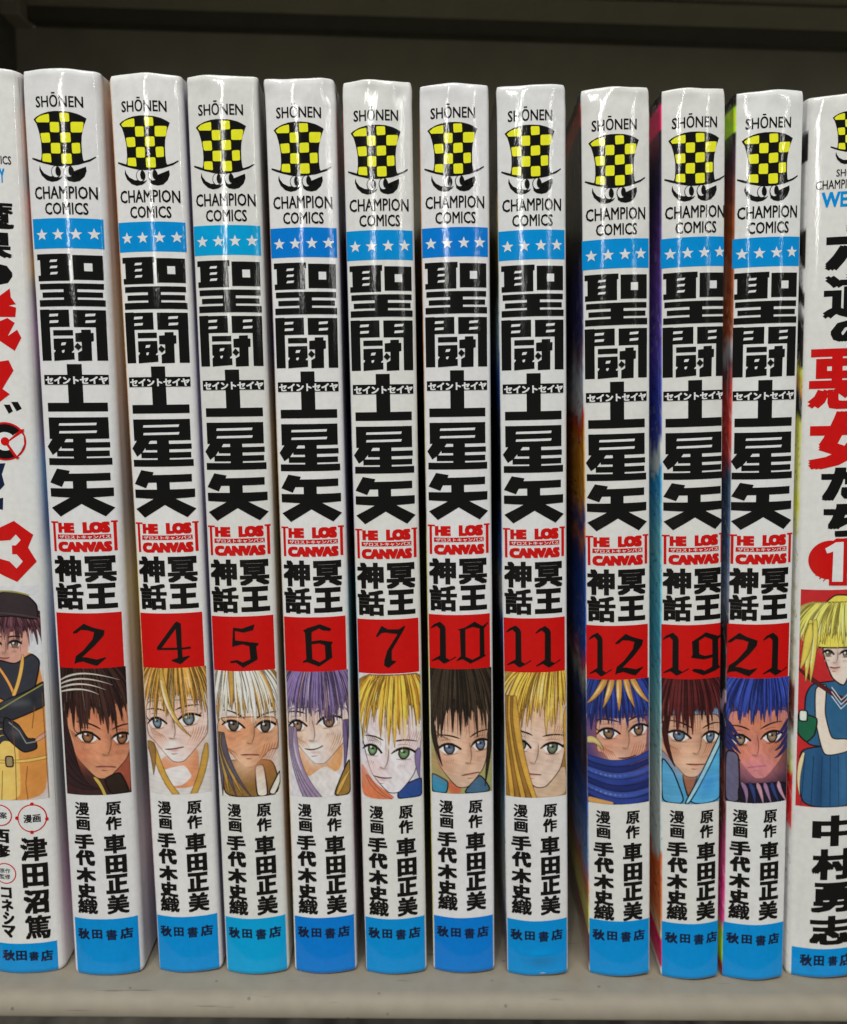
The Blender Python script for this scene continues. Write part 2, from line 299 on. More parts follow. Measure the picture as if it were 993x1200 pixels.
  ('p', 'k', 1, [(1.77, 116.01), (2.85, 116.01), (3.32, 114.78), (2.59, 114.31)]),
  ('p', 'k', 1, [(3.09, 116.52), (4.24, 116.53), (4.86, 115.25), (3.95, 114.78)]),
  ('e', 'r', 1, (1.69, 109.11), 3.63, 3.63, 0),
  ('e', 'k', 2, (1.69, 109.11), 3.28, 3.26, 0),
  ('e', 'w', 3, (1.69, 109.11), 1.79, 1.75, 0),
  ('e', 'r', 4, (1.69, 109.11), 0.75, 0.8, 0),
  ('p', 'w', 3, [(1.69, 109.11), (4.3, 111.11), (4.93, 110.1), (4.95, 108.58), (4.35, 107.24), (3.56, 106.3)]),
  ('p', 'r', 4, [(4.48, 111.35), (5.08, 111.44), (4.96, 110.87), (2.15, 108.87), (3.7, 106.23), (4.06, 106.06), (3.62, 105.69), (3.21, 106.11), (1.68, 108.78)]),
  ('p', 'n', 1, [(-0.82, 104.9), (1.54, 104.97), (0.79, 102.88), (1.19, 100.84), (0.23, 99.82), (-1.11, 99.82)]),
  ('p', 'n', 1, [(-1.21, 98.11), (0.8, 98.39), (0.61, 96.07), (-1.31, 96.41)]),
  ('p', 'r', 1, [(-4.15, 91.52), (-0.17, 92.64), (2.48, 93.92), (5.68, 91.09), (4.68, 88.65), (6.04, 85.83), (2.46, 82.01), (-0.67, 83.64), (-4.61, 84.56), (-2.99, 86.37), (-0.51, 86.59), (1.29, 86.06), (2.49, 84.63), (3.65, 85.98), (2.63, 87.42), (1.84, 87.44), (1.87, 89.17), (2.56, 89.15), (3.48, 90.16), (2.67, 91.29), (1.66, 90.21), (-0.31, 90.06), (-2.77, 89.85)]),
  ('e', 'r', 1, (2.75, 33.63), 2.78, 2.97, 0),
  ('e', 'w', 2, (2.75, 33.63), 2.54, 2.71, 0),
  ('t', 'k', 3, '漫画', (1.15, 32.74, 4.35, 34.46), 0.05),
  ('e', 'r', 3, (2.9, 36.66), 0.34, 0.36, 0),
  ('e', 'r', 3, (2.61, 30.72), 0.35, 0.36, 0),
  ('e', 'r', 3, (-0.12, 33.81), 0.37, 0.37, 0),
  ('e', 'r', 3, (5.45, 33.22), 0.32, 0.36, 0),
  ('e', 'r', 1, (-3.58, 34.32), 2.5, 2.27, 0),
  ('e', 'w', 2, (-3.58, 34.32), 2.27, 2.04, 0),
  ('t', 'k', 3, '原案', (-5.17, 33.65, -2.08, 35.05), 0.03),
  ('t', 'k', 1, '西', (-6.21, 28.45, -1.78, 31.37), 0.07),
  ('t', 'k', 1, '修', (-6.44, 25.25, -1.83, 28.22), 0.07),
  ('e', 'r', 1, (-3.15, 21.9), 2.24, 2.24, 0),
  ('e', 'w', 2, (-3.15, 21.9), 2.02, 2.01, 0),
  ('t', 'k', 3, '原作', (-4.26, 22.0, -2.07, 23.01), 0.02),
  ('t', 'k', 3, '監修', (-4.34, 20.71, -2.14, 21.79), 0.02),
  ('t', 'k', 1, 'コ', (-4.35, 16.57, -2.05, 18.9), 0.09),
  ('t', 'k', 1, 'ネ', (-4.38, 13.69, -1.88, 16.33), 0.09),
  ('t', 'k', 1, 'シ', (-4.2, 10.79, -1.8, 13.61), 0.09),
  ('t', 'k', 1, 'マ', (-4.52, 7.97, -1.7, 10.63), 0.09),
  ('t', 'k', 1, '津', (0.15, 24.46, 5.25, 29.69), 0.07),
  ('t', 'k', 1, '田', (0.28, 18.82, 5.2, 23.99), 0.09),
  ('t', 'k', 1, '沼', (0.24, 13.11, 5.12, 18.36), 0.09),
  ('t', 'k', 1, '篤', (0.26, 7.55, 5.22, 12.8), 0.055),
  ('p', 'b', 1, [(-6.15, 6.67), (6.15, 6.67), (6.15, 0.1), (-6.15, 0.1)]),
  ('t', 'n', 2, '秋', (-4.71, 2.89, -2.06, 5.27), 0.075),
  ('t', 'n', 2, '田', (-1.87, 3.01, 0.31, 5.15), 0.075),
  ('t', 'n', 2, '書', (0.73, 2.83, 2.65, 4.9), 0.045),
  ('t', 'n', 2, '店', (3.02, 2.52, 5.29, 4.93), 0.075),
 ],
 'first_art': (81.24, 37.56),
 'last': [
  ('p', 'k', 1, [(-2.89, 171.94), (-2.56, 172.25), (-1.82, 172.62), (-0.98, 172.84), (-0.12, 172.92), (0.76, 172.9), (1.82, 172.81), (2.76, 172.59), (3.41, 172.34), (4.03, 172.02), (3.74, 171.3), (3.51, 170.51), (3.38, 169.72), (3.34, 168.72), (3.4, 167.58), (3.55, 166.65), (3.67, 166.41), (4.46, 166.69), (5.24, 167.1), (5.29, 166.93), (4.5, 166.41), (3.01, 165.92), (1.76, 165.72), (0.55, 165.66), (-0.48, 165.78), (-1.63, 166.09), (-2.47, 166.39), (-3.15, 166.73), (-3.12, 166.93), (-2.48, 166.72), (-2.0, 166.53), (-1.9, 167.03), (-1.89, 167.88), (-1.96, 169.03), (-2.13, 169.9), (-2.31, 170.63), (-2.54, 171.36)]),
  ('r', 'y', 2, [(-2.62, 171.87), (-2.19, 172.24), (-1.67, 172.44), (-0.86, 172.58), (-0.79, 171.43), (-2.41, 171.52)]),
  ('r', 'y', 2, [(0.47, 172.69), (1.7, 172.66), (1.79, 171.54), (0.58, 171.48)]),
  ('r', 'y', 2, [(-0.77, 171.48), (0.44, 171.45), (0.48, 170.1), (-0.68, 170.16)]),
  ('r', 'y', 2, [(1.91, 171.49), (3.65, 171.54), (3.46, 170.15), (1.96, 170.11)]),
  ('r', 'y', 2, [(-2.02, 170.06), (-0.78, 170.09), (-0.69, 168.8), (-1.8, 168.81)]),
  ('r', 'y', 2, [(0.59, 170.06), (1.88, 170.11), (1.96, 168.82), (0.64, 168.74)]),
  ('r', 'y', 2, [(-0.64, 168.73), (0.57, 168.72), (0.62, 167.32), (-0.6, 167.37)]),
  ('r', 'y', 2, [(2.04, 168.72), (3.14, 168.79), (3.22, 167.44), (2.14, 167.35)]),
  ('r', 'y', 2, [(-1.76, 167.37), (-0.67, 167.35), (-0.56, 166.15), (-1.8, 166.37)]),
  ('r', 'y', 2, [(0.69, 167.32), (2.01, 167.35), (2.11, 166.0), (0.76, 165.98)]),
  ('p', 'k', 1, [(-2.18, 165.93), (-2.0, 165.34), (-1.59, 164.78), (-0.87, 164.38), (-0.22, 164.34), (0.16, 164.18), (0.48, 164.17), (0.86, 164.37), (0.61, 163.99), (0.17, 163.72), (-0.56, 163.61), (-1.28, 163.87), (-1.93, 164.52), (-2.23, 165.26)]),
  ('t', 'k', 1, 'SHŌNEN', (-2.01, 161.43, 3.95, 163.14), 0.02),
  ('t', 'k', 1, 'CHAMPION COMICS', (-5.4, 159.26, 8.23, 160.93), 0.02),
  ('t', 'b', 1, 'WEEKLY', (-4.4, 155.98, 6.77, 158.77), 0.06),
  ('t', 'k', 1, '六', (-3.53, 144.49, 6.7, 152.75), 0.11),
  ('t', 'k', 1, '道', (-3.67, 135.64, 7.02, 143.9), 0.07),
  ('t', 'k', 1, 'の', (-2.2, 130.87, 6.45, 135.44), 0.1),
  ('t', 'r', 1, '悪', (-5.86, 118.57, 7.32, 130.03), 0.065),
  ('t', 'r', 1, '女', (-5.48, 106.9, 7.75, 118.14), 0.1),
  ('t', 'k', 1, 'た', (-3.12, 100.86, 6.34, 107.31), 0.1),
  ('t', 'k', 1, 'ち', (-2.54, 93.68, 6.62, 100.2), 0.1),
  ('e', 'r', 1, (-1.12, 89.15), 3.9, 3.88, 0),
  ('e', 'r', 1, (2.3, 89.93), 4.35, 3.53, 0),
  ('p', 'r', 2, [(-2.6, 91.57), (0.0, 93.43), (2.05, 93.36), (2.36, 83.97), (-1.18, 84.08), (-1.36, 90.47), (-2.16, 90.04)]),
  ('p', 'w', 3, [(-2.08, 91.44), (-0.1, 92.65), (1.4, 92.69), (1.44, 84.77), (-0.62, 84.82), (-0.55, 90.82), (-1.69, 90.48)]),
  ('p', 'r', 1, [(-3.98, 87.14), (-3.22, 88.13), (-3.06, 87.95), (-3.82, 87.01)]),
  ('p', 'r', 1, [(-3.72, 86.04), (-2.96, 87.03), (-2.8, 86.85), (-3.56, 85.91)]),
  ('p', 'r', 1, [(-3.04, 85.39), (-2.26, 86.37), (-2.1, 86.2), (-2.87, 85.26)]),
  ('p', 'r', 1, [(-2.35, 84.96), (-1.56, 85.94), (-1.4, 85.76), (-2.18, 84.83)]),
  ('t', 'k', 1, '中', (-2.96, 29.43, 6.06, 36.1), 0.085),
  ('t', 'k', 1, '村', (-2.86, 22.05, 5.82, 28.83), 0.085),
  ('t', 'k', 1, '勇', (-2.8, 14.77, 5.85, 21.44), 0.085),
  ('t', 'k', 1, '志', (-2.91, 7.57, 5.87, 14.07), 0.085),
  ('p', 'b', 1, [(-6.15, 6.64), (6.15, 6.64), (6.15, 0.1), (-6.15, 0.1)]),
  ('t', 'n', 2, '秋', (-4.6, 2.63, -2.25, 5.25), 0.075),
  ('t', 'n', 2, '田', (-1.92, 2.89, 0.14, 5.17), 0.075),
  ('t', 'n', 2, '書', (0.99, 2.81, 2.99, 5.05), 0.045),
  ('t', 'n', 2, '店', (3.46, 2.54, 6.39, 5.29), 0.075),
 ],
 'last_art': (83.16, 37.88),
}

def text_tris(s, bold):
    cu = bpy.data.curves.new('t', 'FONT'); cu.body = s; cu.size = 1.0; cu.resolution_u = 2; cu.fill_mode = 'FRONT'
    ob = bpy.data.objects.new('t', cu); COL.objects.link(ob); bpy.context.view_layer.update()
    me = ob.evaluated_get(bpy.context.evaluated_depsgraph_get()).to_mesh()
    co = np.array([v.co[:2] for v in me.vertices]); fs = [tuple(p.vertices) for p in me.polygons]
    ob.to_mesh_clear(); bpy.data.objects.remove(ob); bpy.data.curves.remove(cu)
    if bold > 0:   # a heavier weight: the strokes thickened by shifted copies, merged into one outline
        bx = bold * 0.60; by = bold * 0.44; n = len(co)
        sh = [(0, 0)] + [(bx * i, by * j) for i in (-1, 1) for j in (-1, 1)]
        if bold > .07: sh += [(bx, 0), (-bx, 0), (0, by), (0, -by)]
        if bold > .11: sh += [(bx * .5 * i, by * .5 * j) for i in (-1, 1) for j in (-1, 1)]
        vs = [Vector((float(x + dx), float(y + dy))) for dx, dy in sh for x, y in co]; f2 = [[q + i * n for q in f] for i in range(len(sh)) for f in fs]
        ov, oe, of, o1, o2, src = geometry.delaunay_2d_cdt(vs, [], f2, 0, 1e-4)
        V2 = np.array([v[:] for v in vs]); tri = np.array([(f[0], f[i], f[i + 1]) for f in f2 for i in range(1, len(f) - 1)]); A, B, Cc = V2[tri[:, 0]], V2[tri[:, 1]], V2[tri[:, 2]]
        co = np.array([v[:] for v in ov]); of = [f for f in of if len(f) == 3]; m = co[np.array(of)].mean(1)[:, None, :]   # centroids
        def side(P, Q): return (Q[:, 0] - P[:, 0]) * (m[..., 1] - P[:, 1]) - (Q[:, 1] - P[:, 1]) * (m[..., 0] - P[:, 0])
        a, b, c = side(A, B), side(B, Cc), side(Cc, A); ins = (((a > 0) & (b > 0) & (c > 0)) | ((a < 0) & (b < 0) & (c < 0))).any(1)
        fs = [tuple(f) for f, q in zip(of, ins) if q]
    return co, fs
def rounded(pts, k=0.16):
    out = []; n = len(pts)
    for i in range(n):
        a, b, c = np.array(pts[i - 1]), np.array(pts[i]), np.array(pts[(i + 1) % n])
        if np.linalg.norm(a - b) < .8 or np.linalg.norm(c - b) < .8: out.append(tuple(b)); continue
        p, q = b + (a - b) * k, b + (c - b) * k
        out += [tuple(p), tuple(b + (p + q - 2 * b) * .22), tuple(q)]
    return out
GRID_S = sorted({round(k * 0.5, 3) for k in range(-16, 17)} | {round(k * 0.25, 3) for k in range(20, 33)} | {-round(k * 0.25, 3) for k in range(20, 33)})
class Flat:
    """a flat print element set, cut along the grid so that it can be wrapped on the curved spine"""
    def __init__(s, items):
        s.cols = []; C = []; Lz = []; s.faces = []; s.mi = []; base = 0
        for cnt, e in enumerate(items):
            t = e[0]; c = e[1]; l = e[2]; bm = bmesh.new()
            if c not in s.cols: s.cols.append(c)
            ci = s.cols.index(c); z = l * 0.03 + (cnt % 12) * 0.002
            if t == 't':
                co, fs = text_tris(e[3], e[5]); mn, mxx = co.min(0), co.max(0); u0, v0, u1, v1 = e[4]
                co = (co - mn) / (mxx - mn) * np.array([u1 - u0, v1 - v0]) + np.array([u0, v0])
                vs = [bm.verts.new((x, y, 0)) for x, y in co]
                for f in fs:
                    try: bm.faces.new([vs[i] for i in f])
                    except ValueError: pass
            else:
                if t in 'pr': P = rounded(e[3]) if t == 'r' else e[3]
                elif t == 'e': P = [(e[3][0] + e[4] * math.cos(a), e[3][1] + e[5] * math.sin(a)) for a in np.linspace(0, 2 * math.pi, 40, endpoint=False)]
                else: P = [(e[3][0] + e[4] * (1 if k % 2 == 0 else .42) * math.sin(k * math.pi / 5), e[3][1] + e[4] * (1 if k % 2 == 0 else .42) * math.cos(k * math.pi / 5)) for k in range(10)]
                bm.faces.new([bm.verts.new((x, y, 0)) for x, y in P])
                bmesh.ops.triangulate(bm, faces=[f for f in bm.faces if len(f.verts) > 4])
            xs = [v.co.x for v in bm.verts]; ys = [v.co.y for v in bm.verts]; x0, x1, v0, v1 = min(xs), max(xs), min(ys), max(ys)
            cuts = [((g, 0, 0), (1, 0, 0)) for g in GRID_S if x0 < g < x1]
            hs = sorted(set(range(0, 178, 2)) | ({.1, .25, .75} | set(np.arange(.5, 8, .5)) if v0 < 8 else set()))
            cuts += [((0, g, 0), (0, 1, 0)) for g in hs if v0 < g < v1]
            for pc, pn in cuts: bmesh.ops.bisect_plane(bm, geom=bm.verts[:] + bm.edges[:] + bm.faces[:], dist=1e-5, plane_co=pc, plane_no=pn)
            bm.normal_update(); bm.verts.index_update()
            C.append(np.array([v.co[:2] for v in bm.verts])); Lz.append(np.full(len(bm.verts), z))
            for f in bm.faces:
                q = [v.index + base for v in f.verts]; s.faces.append(tuple(q if f.normal.z > 0 else q[::-1])); s.mi.append(ci)
            base += len(bm.verts); bm.free()
        s.co = np.concatenate(C); s.lay = np.concatenate(Lz)
    def wrap(s, name, book, du, dv, parent, blue_mat, su=1.0):
        u = s.co[:, 0] * su + du; v = np.maximum(s.co[:, 1] + dv, 0.02)
        P = book.surf(u, v, s.lay)
        me = bpy.data.meshes.new(name); me.from_pydata((P * MM).tolist(), [], s.faces)
        for c in s.cols: me.materials.append(blue_mat if c == 'b' else PAL[c])
        me.polygons.foreach_set('material_index', s.mi); me.polygons.foreach_set('use_smooth', [True] * len(s.faces))
        me.update(); me.normals_split_custom_set_from_vertices(book.normals(u, v).tolist()); return new_obj(name, me, parent)

DIG = {
 1: [[(0, .16), (.14, .07), (.38, 0), (.56, .09), (.6, .16), (.6, .86), (.75, .905), (.98, .82), (1, .84), (.6, .98), (.51, 1), (.29, .905), (.03, .965), (.01, .95), (.2, .87), (.36, .81), (.37, .17), (.25, .1), (.02, .175)]],
 2: [[(0, .215), (.1, .15), (.37, 0), (.62, .085), (.93, .155), (.99, .17), (.96, .285), (.66, .53), (.25, .8), (.4, .8), (.72, .855), (.97, .81), (1, .82), (.72, 1), (.62, .985), (.28, .9), (.07, .93), (.01, .965), (0, .94), (.05, .78), (.3, .64), (.62, .37), (.68, .2), (.48, .155), (.26, .145), (.12, .225), (.02, .235)]],
 4: [[(.63, 0), (.75, .055), (.745, .615), (1, .6), (1, .645), (.745, .655), (.755, .84), (.95, .81), (.96, .83), (.69, 1), (.43, .92), (.43, .895), (.61, .85), (.61, .66), (0, .66), (0, .6), (.56, .04)], [(.59, .17), (.6, .61), (.14, .61)]],
 5: [[(.17, .065), (.45, .09), (.86, 0), (.88, .01), (.83, .13), (.5, .18), (.21, .135), (.21, .36), (.5, .385), (.98, .44), (1, .46), (.91, .52), (.94, .82), (.44, 1), (.22, .88), (0, .89), (.02, .85), (.25, .82), (.44, .88), (.7, .81), (.68, .5), (.44, .45), (.12, .51), (.1, .5), (.15, .09)]],
 6: [[(.04, .145), (.18, .09), (.6, 0), (.92, .1), (.97, .13), (.9, .165), (.68, .145), (.56, .1), (.32, .18), (.31, .4), (.6, .375), (1, .43), (.95, .5), (.97, .8), (.53, 1), (.13, .89), (.01, .91), (0, .88), (.12, .82), (.1, .2)], [(.31, .47), (.56, .45), (.74, .5), (.75, .82), (.56, .9), (.32, .82)]],
 7: [[(0, .245), (.18, .02), (.21, 0), (.4, .08), (.78, .09), (.97, .01), (1, .02), (.95, .1), (.53, .58), (.52, .82), (.66, .84), (.68, .85), (.4, 1), (.26, .94), (.27, .82), (.38, .58), (.74, .2), (.35, .155), (.2, .165), (.04, .265)]],
 0: [[(.07, .17), (.27, .135), (.58, 0), (.78, .1), (.84, .115), (.98, .04), (1, .05), (.87, .175), (.88, .81), (.93, .835), (.44, 1), (.2, .885), (.01, .93), (0, .92), (.14, .81), (.12, .19), (.06, .19)], [(.29, .17), (.52, .12), (.73, .17), (.73, .83), (.5, .91), (.29, .83)]],
}
DIG[9] = [[(1 - x, 1 - y) for x, y in p] for p in DIG[6]]
def digit_tris(n, box):
    """outline with an optional hole, filled through a curve"""
    cu = bpy.data.curves.new('d', 'CURVE'); cu.dimensions = '2D'; cu.fill_mode = 'FRONT'
    u0, v0, u1, v1 = box
    for P in DIG[n]:
        s = cu.splines.new('POLY'); s.points.add(len(P) - 1); s.use_cyclic_u = True
        for pt, (x, y) in zip(s.points, P): pt.co = (u0 + x * (u1 - u0), v1 - y * (v1 - v0), 0, 1)
    ob = bpy.data.objects.new('d', cu); COL.objects.link(ob); bpy.context.view_layer.update()
    me = ob.evaluated_get(bpy.context.evaluated_depsgraph_get()).to_mesh()
    out = [[tuple(me.vertices[i].co[:2]) for i in p.vertices] for p in me.polygons]
    ob.to_mesh_clear(); bpy.data.objects.remove(ob); bpy.data.curves.remove(cu)
    return out
def digit_items(lst):
    it = []
    for n, box in lst:
        for P in digit_tris(n, box): it.append(('p', 'k', 3, P))
    return it

# ---------------------------------------------------------------- books
H = 176.0; SAG = 1.4
class Book:
    def __init__(s, T, rl, rr, seed, dent=0.0):
        s.T = T; s.c = T / 2; s.rl = rl; s.rr = rr; s.rng = np.random.RandomState(seed); s.dent = dent
        s.ph = s.rng.uniform(0, 6.28, 24); s.am = s.rng.uniform(.5, 1, 12)
    def prof(s, u):
        """position (x, y) and outward normal of the jacket at unrolled coordinate u"""
        u = np.asarray(u, float); sg = np.where(u < 0, -1.0, 1.0); a = np.abs(u); r = np.where(u < 0, s.rl, s.rr)
        u1 = s.c - r; sl = 2 * SAG * u1 / s.c ** 2; th1 = np.arctan(sl); rho = r / (1 - np.sin(th1)); arc = rho * (math.pi / 2 - th1)
        x = a.copy(); y = -SAG * (1 - (a / s.c) ** 2); th = np.arctan(2 * SAG * a / s.c ** 2)
        y1 = -SAG * (1 - (u1 / s.c) ** 2)
        m = a > u1; t = np.clip((a - u1) / rho, 0, math.pi / 2 - th1) + th1
        x = np.where(m, u1 + rho * (np.sin(t) - np.sin(th1)), x); y = np.where(m, y1 + rho * (np.cos(th1) - np.cos(t)), y); th = np.where(m, t, th)
        over = np.maximum(0, a - u1 - arc); y = y + over
        return sg * x, y, sg * np.sin(th), -np.cos(th)
    def disp(s, u, v):
        """gentle waves of the spine, a crumpled top edge"""
        u = np.asarray(u, float); v = np.asarray(v, float); p = s.ph; w = np.clip(1.15 - np.abs(u) / (s.c + 1.5), 0, 1)
        d = w * 0.05 * (.5 + 1.1 * s.am[2]) * (np.sin(v / 17 + p[0]) + .7 * np.sin(v / 9.3 + p[1] + u * .22) + .6 * np.sin(u * .75 + v / 40 + p[2]))
        top = np.clip((v - 167.5) / 8.5, 0, 1) ** 2
        d = d + top * 0.14 * (np.sin(u * .62 + p[3] + v * .35) + .8 * np.sin(u * 1.25 - v * .55 + p[4]) + .6 * np.sin(v * 1.3 + p[5] + u * .4)) * s.am[0]
        lip = np.clip((v - 174.9) / 1.1, 0, 1); d = d - lip ** 2 * 0.2
        lo = np.clip((1.0 - v) / 1.0, 0, 1); d = d - lo ** 2 * 0.28
        if s.dent:
            d = d - s.dent * np.exp(-((u - .8) / 3.2) ** 2 - ((v - 1.2) / 2.2) ** 2) + .45 * s.dent * np.exp(-((u - .4) / 3.0) ** 2 - ((v - 4.6) / 1.2) ** 2)
        return d
    def normals(s, u, v):
        h = .02; u = np.asarray(u, float); v = np.asarray(v, float)
        a = s.surf(u + h, v, 0) - s.surf(u - h, v, 0); b = s.surf(u, v + h, 0) - s.surf(u, v - h, 0); n = np.cross(a, b)
        return n / np.linalg.norm(n, axis=1)[:, None]
    def surf(s, u, v, off):
        x, y, nx, ny = s.prof(u); d = s.disp(u, v) + off
        v = np.asarray(v, float)
        top = np.clip((v - 172) / 4, 0, 1); vv = v + top * .14 * np.sin(np.asarray(u) * .55 + s.ph[7]) * s.am[1]
        return np.stack([x + nx * d, y + ny * d, vv + 0 * x], -1)

def vy(y):   # height on a spine from the row it has in the picture
    return float(np.interp(y, [100, 200, 300, 400, 500, 600, 700, 800, 900, 1000, 1100, 1145], [177.5, 162.5, 147.1, 131.4, 115.2, 98.6, 81.6, 64.1, 46.1, 27.6, 8.6, -.1]))
def make_jacket(b, cover, parent, seed, bleed=0.15):
    """one sheet: back cover, spine, front cover; colours of the front cover print as a colour attribute"""
    s_sp = [round(k * 0.25, 3) for k in range(-33, 34)]
    lim = b.c + 1.6
    s_sp = [x for x in s_sp if abs(x) <= lim]
    far = [1, 2, 3.5, 5.5, 8, 12, 18, 28, 45, 70, 95, 112.5]
    S = np.array([s_sp[0] - f for f in far[::-1]] + s_sp + [s_sp[-1] + f for f in far])
    V = np.array(sorted(set(list(np.arange(0, 176.01, .5)) + list(np.arange(.5, 8, .5)) + [.1, .25, .75, 170.5, 171.5, 172.5, 173.5, 174.5, 174.9, 175.25, 175.5, 175.75])))
    SS, VV = np.meshgrid(S, V); P = b.surf(SS.ravel(), VV.ravel(), 0.0)
    ns, nv = len(S), len(V)
    faces = [(j * ns + i, j * ns + i + 1, (j + 1) * ns + i + 1, (j + 1) * ns + i) for j in range(nv - 1) for i in range(ns - 1)]
    me = bpy.data.meshes.new('jacket'); me.from_pydata((P * MM).tolist(), [], faces)
    me.polygons.foreach_set('use_smooth', [True] * len(faces))
    rng = np.random.RandomState(seed); col = np.ones((ns * nv, 4)); col[:, :3] = np.array(WHITE) * np.array([1, 1 - rng.uniform(0, .012), 1 - rng.uniform(0, .05)]) * rng.uniform(.95, 1.03)
    ys = [vy(c[0]) for c in cover][::-1]; cs = np.array([ink(c[1]) for c in cover])[::-1]
    rng = np.random.RandomState(seed); f1, f2 = rng.uniform(0, 6, 2)
    u = SS.ravel(); v = VV.ravel(); wk = np.clip((160 - v) / 15, 0, 1) * np.clip((v - 12) / 8, 0, 1); vw = v + wk * (1.4 * np.sin(u * .45 + f1) + .8 * np.sin(u * 1.3 + v * .3 + f2))
    cc = np.stack([np.interp(vw, ys, cs[:, k]) for k in range(3)], -1)
    cc *= (1 + .25 * np.sin(v * 1.7 + u * .8 + f1) * np.sin(v * .6 + f2))[:, None]
    ln = np.abs(np.sin(v * .83 + u * 1.9 + 2.5 * np.sin(v * .21 + f2) + f1)) < .10   # ink lines of the drawing on the cover
    ln &= (v < 148) & (v > 14) & (np.sin(v * .37 + f1 * 3) > -.3); cc[ln] *= .45
    hl = (np.sin(v * .47 + u * 1.3 + f2 * 2 + 1.7 * np.sin(v * .33)) > .93) & (v < 148) & (v > 14); cc[hl] = cc[hl] * .7 + .15
    m = u < -(b.c - bleed); col[m, :3] = np.clip(cc[m] * 1.12, .004, .85)
    at = me.color_attributes.new('print', 'FLOAT_COLOR', 'POINT'); at.data.foreach_set('color', col.ravel())
    me.materials.append(laminated('jacket_print', attr='print')); me.update(); me.normals_split_custom_set_from_vertices(b.normals(SS.ravel(), VV.ravel()).tolist())
    o = new_obj('jacket', me, parent); md = o.modifiers.new('paper', 'SOLIDIFY'); md.thickness = 0.00022; md.offset = -1
    return o
def make_block(b, parent):
    bm = bmesh.new(); n = 24
    xs = np.linspace(-(b.c - 1.0), b.c - 1.0, n); ysf = -SAG * (1 - (xs / b.c) ** 2) + 0.9
    lo = []; hi = []
    ring = [(x, y) for x, y in zip(xs, ysf)] + [(b.c - .95, 110.5), (-(b.c - .95), 110.5)]
    for x, y in ring: lo.append(bm.verts.new((x * MM, y * MM, 1.2 * MM))); hi.append(bm.verts.new((x * MM, y * MM, 174.6 * MM)))
    k = len(ring)
    for i in range(k): bm.faces.new((lo[i], lo[(i + 1) % k], hi[(i + 1) % k], hi[i]))
    bm.faces.new(lo[::-1]); bm.faces.new(hi)
    bm_obj('page_block', bm, plain('cream_paper_edges', (0.62, 0.57, 0.46), 0.9, .25, 1, .3, (9000, 60, 60)), parent)
    bm = bmesh.new(); ring = [(-(b.c - .32), 111.5)] + [(x, y) for x, y in zip(np.linspace(-(b.c - .35), b.c - .35, n), -SAG * (1 - (np.linspace(-(b.c - .35), b.c - .35, n) / b.c) ** 2) + .38)] + [(b.c - .32, 111.5)]
    a = [bm.verts.new((x * MM, y * MM, .5 * MM)) for x, y in ring]; c = [bm.verts.new((x * MM, y * MM, 175.1 * MM)) for x, y in ring]
    for i in range(len(ring) - 1): bm.faces.new((a[i], a[i + 1], c[i + 1], c[i]))
    o = bm_obj('cover_board', bm, plain('card_cover', (0.55, 0.53, 0.48), 0.7, .1), parent); md = o.modifiers.new('card', 'SOLIDIFY'); md.thickness = 0.0003; md.offset = -1

